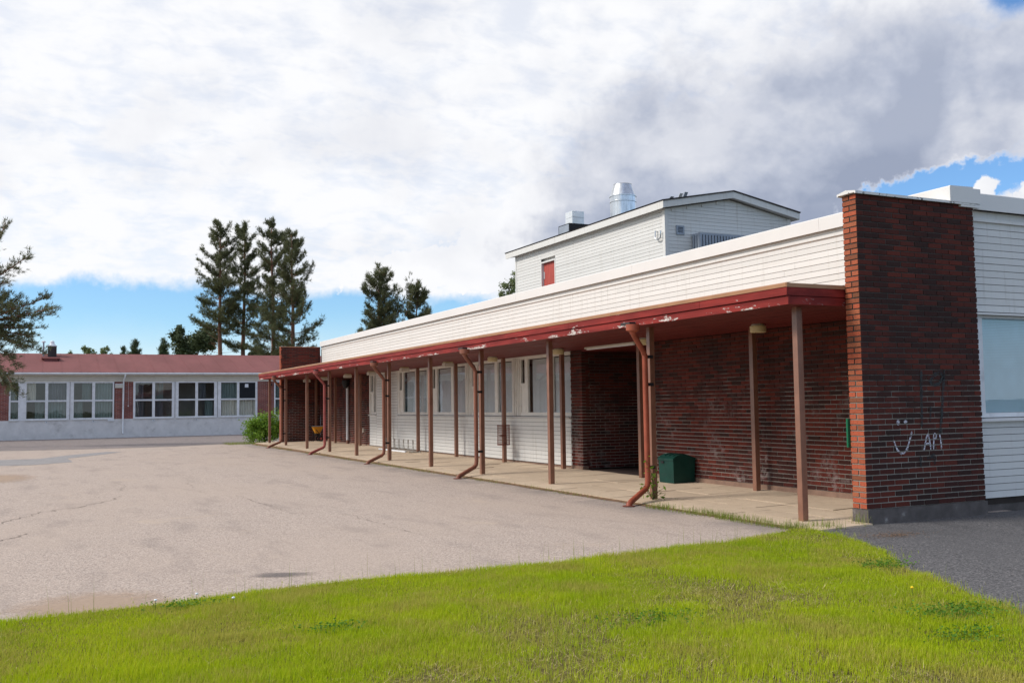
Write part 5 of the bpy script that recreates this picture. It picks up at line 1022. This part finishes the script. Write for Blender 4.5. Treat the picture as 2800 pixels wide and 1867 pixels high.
    # soil verge between the asphalt and the paving
    n = 120; ys = np.linspace(.1, 36.2, n); r = np.random.default_rng(3); mb = MB(); o = -1.16 + .10 * np.cumsum(r.normal(0, .16, n)) * .25; o = np.clip(o + r.normal(0, .02, n), -1.36, -1.08)
    for i in range(n - 1): mb.quad((o[i], ys[i], .006), (-.985, ys[i], slab_z(-1, ys[i]) - .008), (-.985, ys[i + 1], slab_z(-1, ys[i + 1]) - .008), (o[i + 1], ys[i + 1], .006))
    tag(mb.build('soil_verge', MAT['soil']), kind='structure')
    # clover patches
    def clover(name, spots, seed, lab):
        rr = np.random.default_rng(seed); C_ = []
        for cx, cy, rx, ry, n_ in spots: C_.append(np.stack([rr.normal(cx, rx, n_), rr.normal(cy, ry, n_), rr.uniform(.02, .075, n_)], 1))
        C_ = np.concatenate(C_); t = root(name, lab, 'plant', (float(C_[:, 0].mean()), float(C_[:, 1].mean()), .0), 'clover patches in the lawn'); quad_leaves('leaves', C_, .013, MAT['clover'], t, rr, .25)
        st = MB()
        for c in C_[::6]: st.tube([(c[0], c[1], .0), (c[0], c[1], c[2])], .0012, 3, cap=False)
        st.build('stems', MAT['stem'], t, kind='stuff')
    gp = lambda u, v: P(u, v, 2, .03)[:2]
    for i, (u, v, rx, n_, lab) in enumerate(((2620, 1672, .22, 700, 'largest dark green clover patch, near the right lawn corner'), (2410, 1545, .17, 380, 'clover patch beside the dark asphalt path'), (1800, 1690, .22, 300, 'greener clover patch in the middle of the lawn'), (520, 1655, .15, 300, 'clover with small white flowers near the left lawn edge'), (2640, 1735, .14, 260, 'sparse clover below the dark patch at lower right'), (910, 1718, .12, 240, 'small clover clump in the left half of the lawn'))):
        x, y = gp(u, v); clover('clover', [(x, y, rx, rx * .6, n_)], 200 + i, lab)
    # a few flowers
    for i, (u, v, lab, c) in enumerate(((2495, 1625, 'single yellow dandelion in the lawn', 'yellow'), (425, 1660, 'white clover blossom at the lawn edge, leftmost', 'paper'), (538, 1642, 'white clover blossom at the lawn edge, middle', 'paper'), (638, 1653, 'white clover blossom at the lawn edge, rightmost', 'paper'))):
        x, y = gp(u, v); t = root('flower', lab, 'flower', (x, y, 0)); MB().tube([(x, y, 0), (x, y, .085)], .002, 4).build('stem', MAT['stem'], t); MB().lathe([(.003, .08), (.014, .088), (.013, .095), (.004, .10)], (x, y, 0), 9).build('blossom', MAT['flower_y' if c == 'yellow' else 'paper'], t)
    # vine at the foot of the near downpipe
    rr = np.random.default_rng(61); v0 = np.array([-.62, PY[9] - .12, .03]); t = root('vine', 'leafy green vine climbing the foot of the near rust red downpipe', 'plant', tuple(v0)); st = MB(); Cc = []
    for (dx, dy, dz) in ((-.10, -.12, .62), (.02, -.06, .52), (-.28, -.10, .30), (.12, -.20, .22), (-.05, -.02, .40), (.18, -.12, .12), (-.35, -.18, .16), (-.16, -.1, .75)):
        e = v0 + [dx, dy, dz]; mid = (v0 + e) / 2 + rr.normal(0, .04, 3); st.tube([tuple(v0), tuple(mid), tuple(e)], [.006, .004, .002], 4)
        for q in np.linspace(.35, 1, 9): Cc.append((v0 * (1 - q) + e * q) + rr.normal(0, .035, 3))
    st.build('stems', MAT['stem'], t, kind='stuff'); Cc = np.array(Cc); Cc[:, 2] = np.maximum(Cc[:, 2], .05); quad_leaves('leaves', Cc, .042, MAT['bush'], t, rr, .7)
    # dead leaves and grit collected by the fin corner
    rr = np.random.default_rng(71); c0 = P(2440, 1462, 2, .004); k = np.stack([rr.normal(c0[0], .26, 700), rr.normal(c0[1], .13, 700), rr.uniform(.006, .014, 700)], 1); tt = np.stack([rr.normal(-.2, .3, 0), rr.normal(0, .1, 0), rr.normal(0, .1, 0)], 1)
    b = MB(); n = len(k); a = unit(rr.normal(size=(n, 3)) * [1, 1, .05]); bb = unit(np.cross(a, np.tile([0, 0, 1.0], (n, 1)))); s = rr.uniform(.006, .02, n)[:, None]; v = np.empty((n, 4, 3)); v[:, 0] = k - a * s; v[:, 1] = k - bb * s * .4; v[:, 2] = k + a * s; v[:, 3] = k + bb * s * .4
    o = bpy.data.objects.new('leaf_litter', raw_mesh('leaf_litter', v.reshape(-1, 3), np.arange(n * 4), 4, MAT['litter'])); link(o); tag(o, kind='stuff')
MAT['straw'] = paint('straw', (.50, .40, .20), .4, 30, .9); MAT['flower_y'] = paint('dandelion', (.8, .55, .02), .1, 9, .7); MAT['litter'] = paint('dead_leaf', (.22, .14, .09), .5, 30, .95)
build_grass()
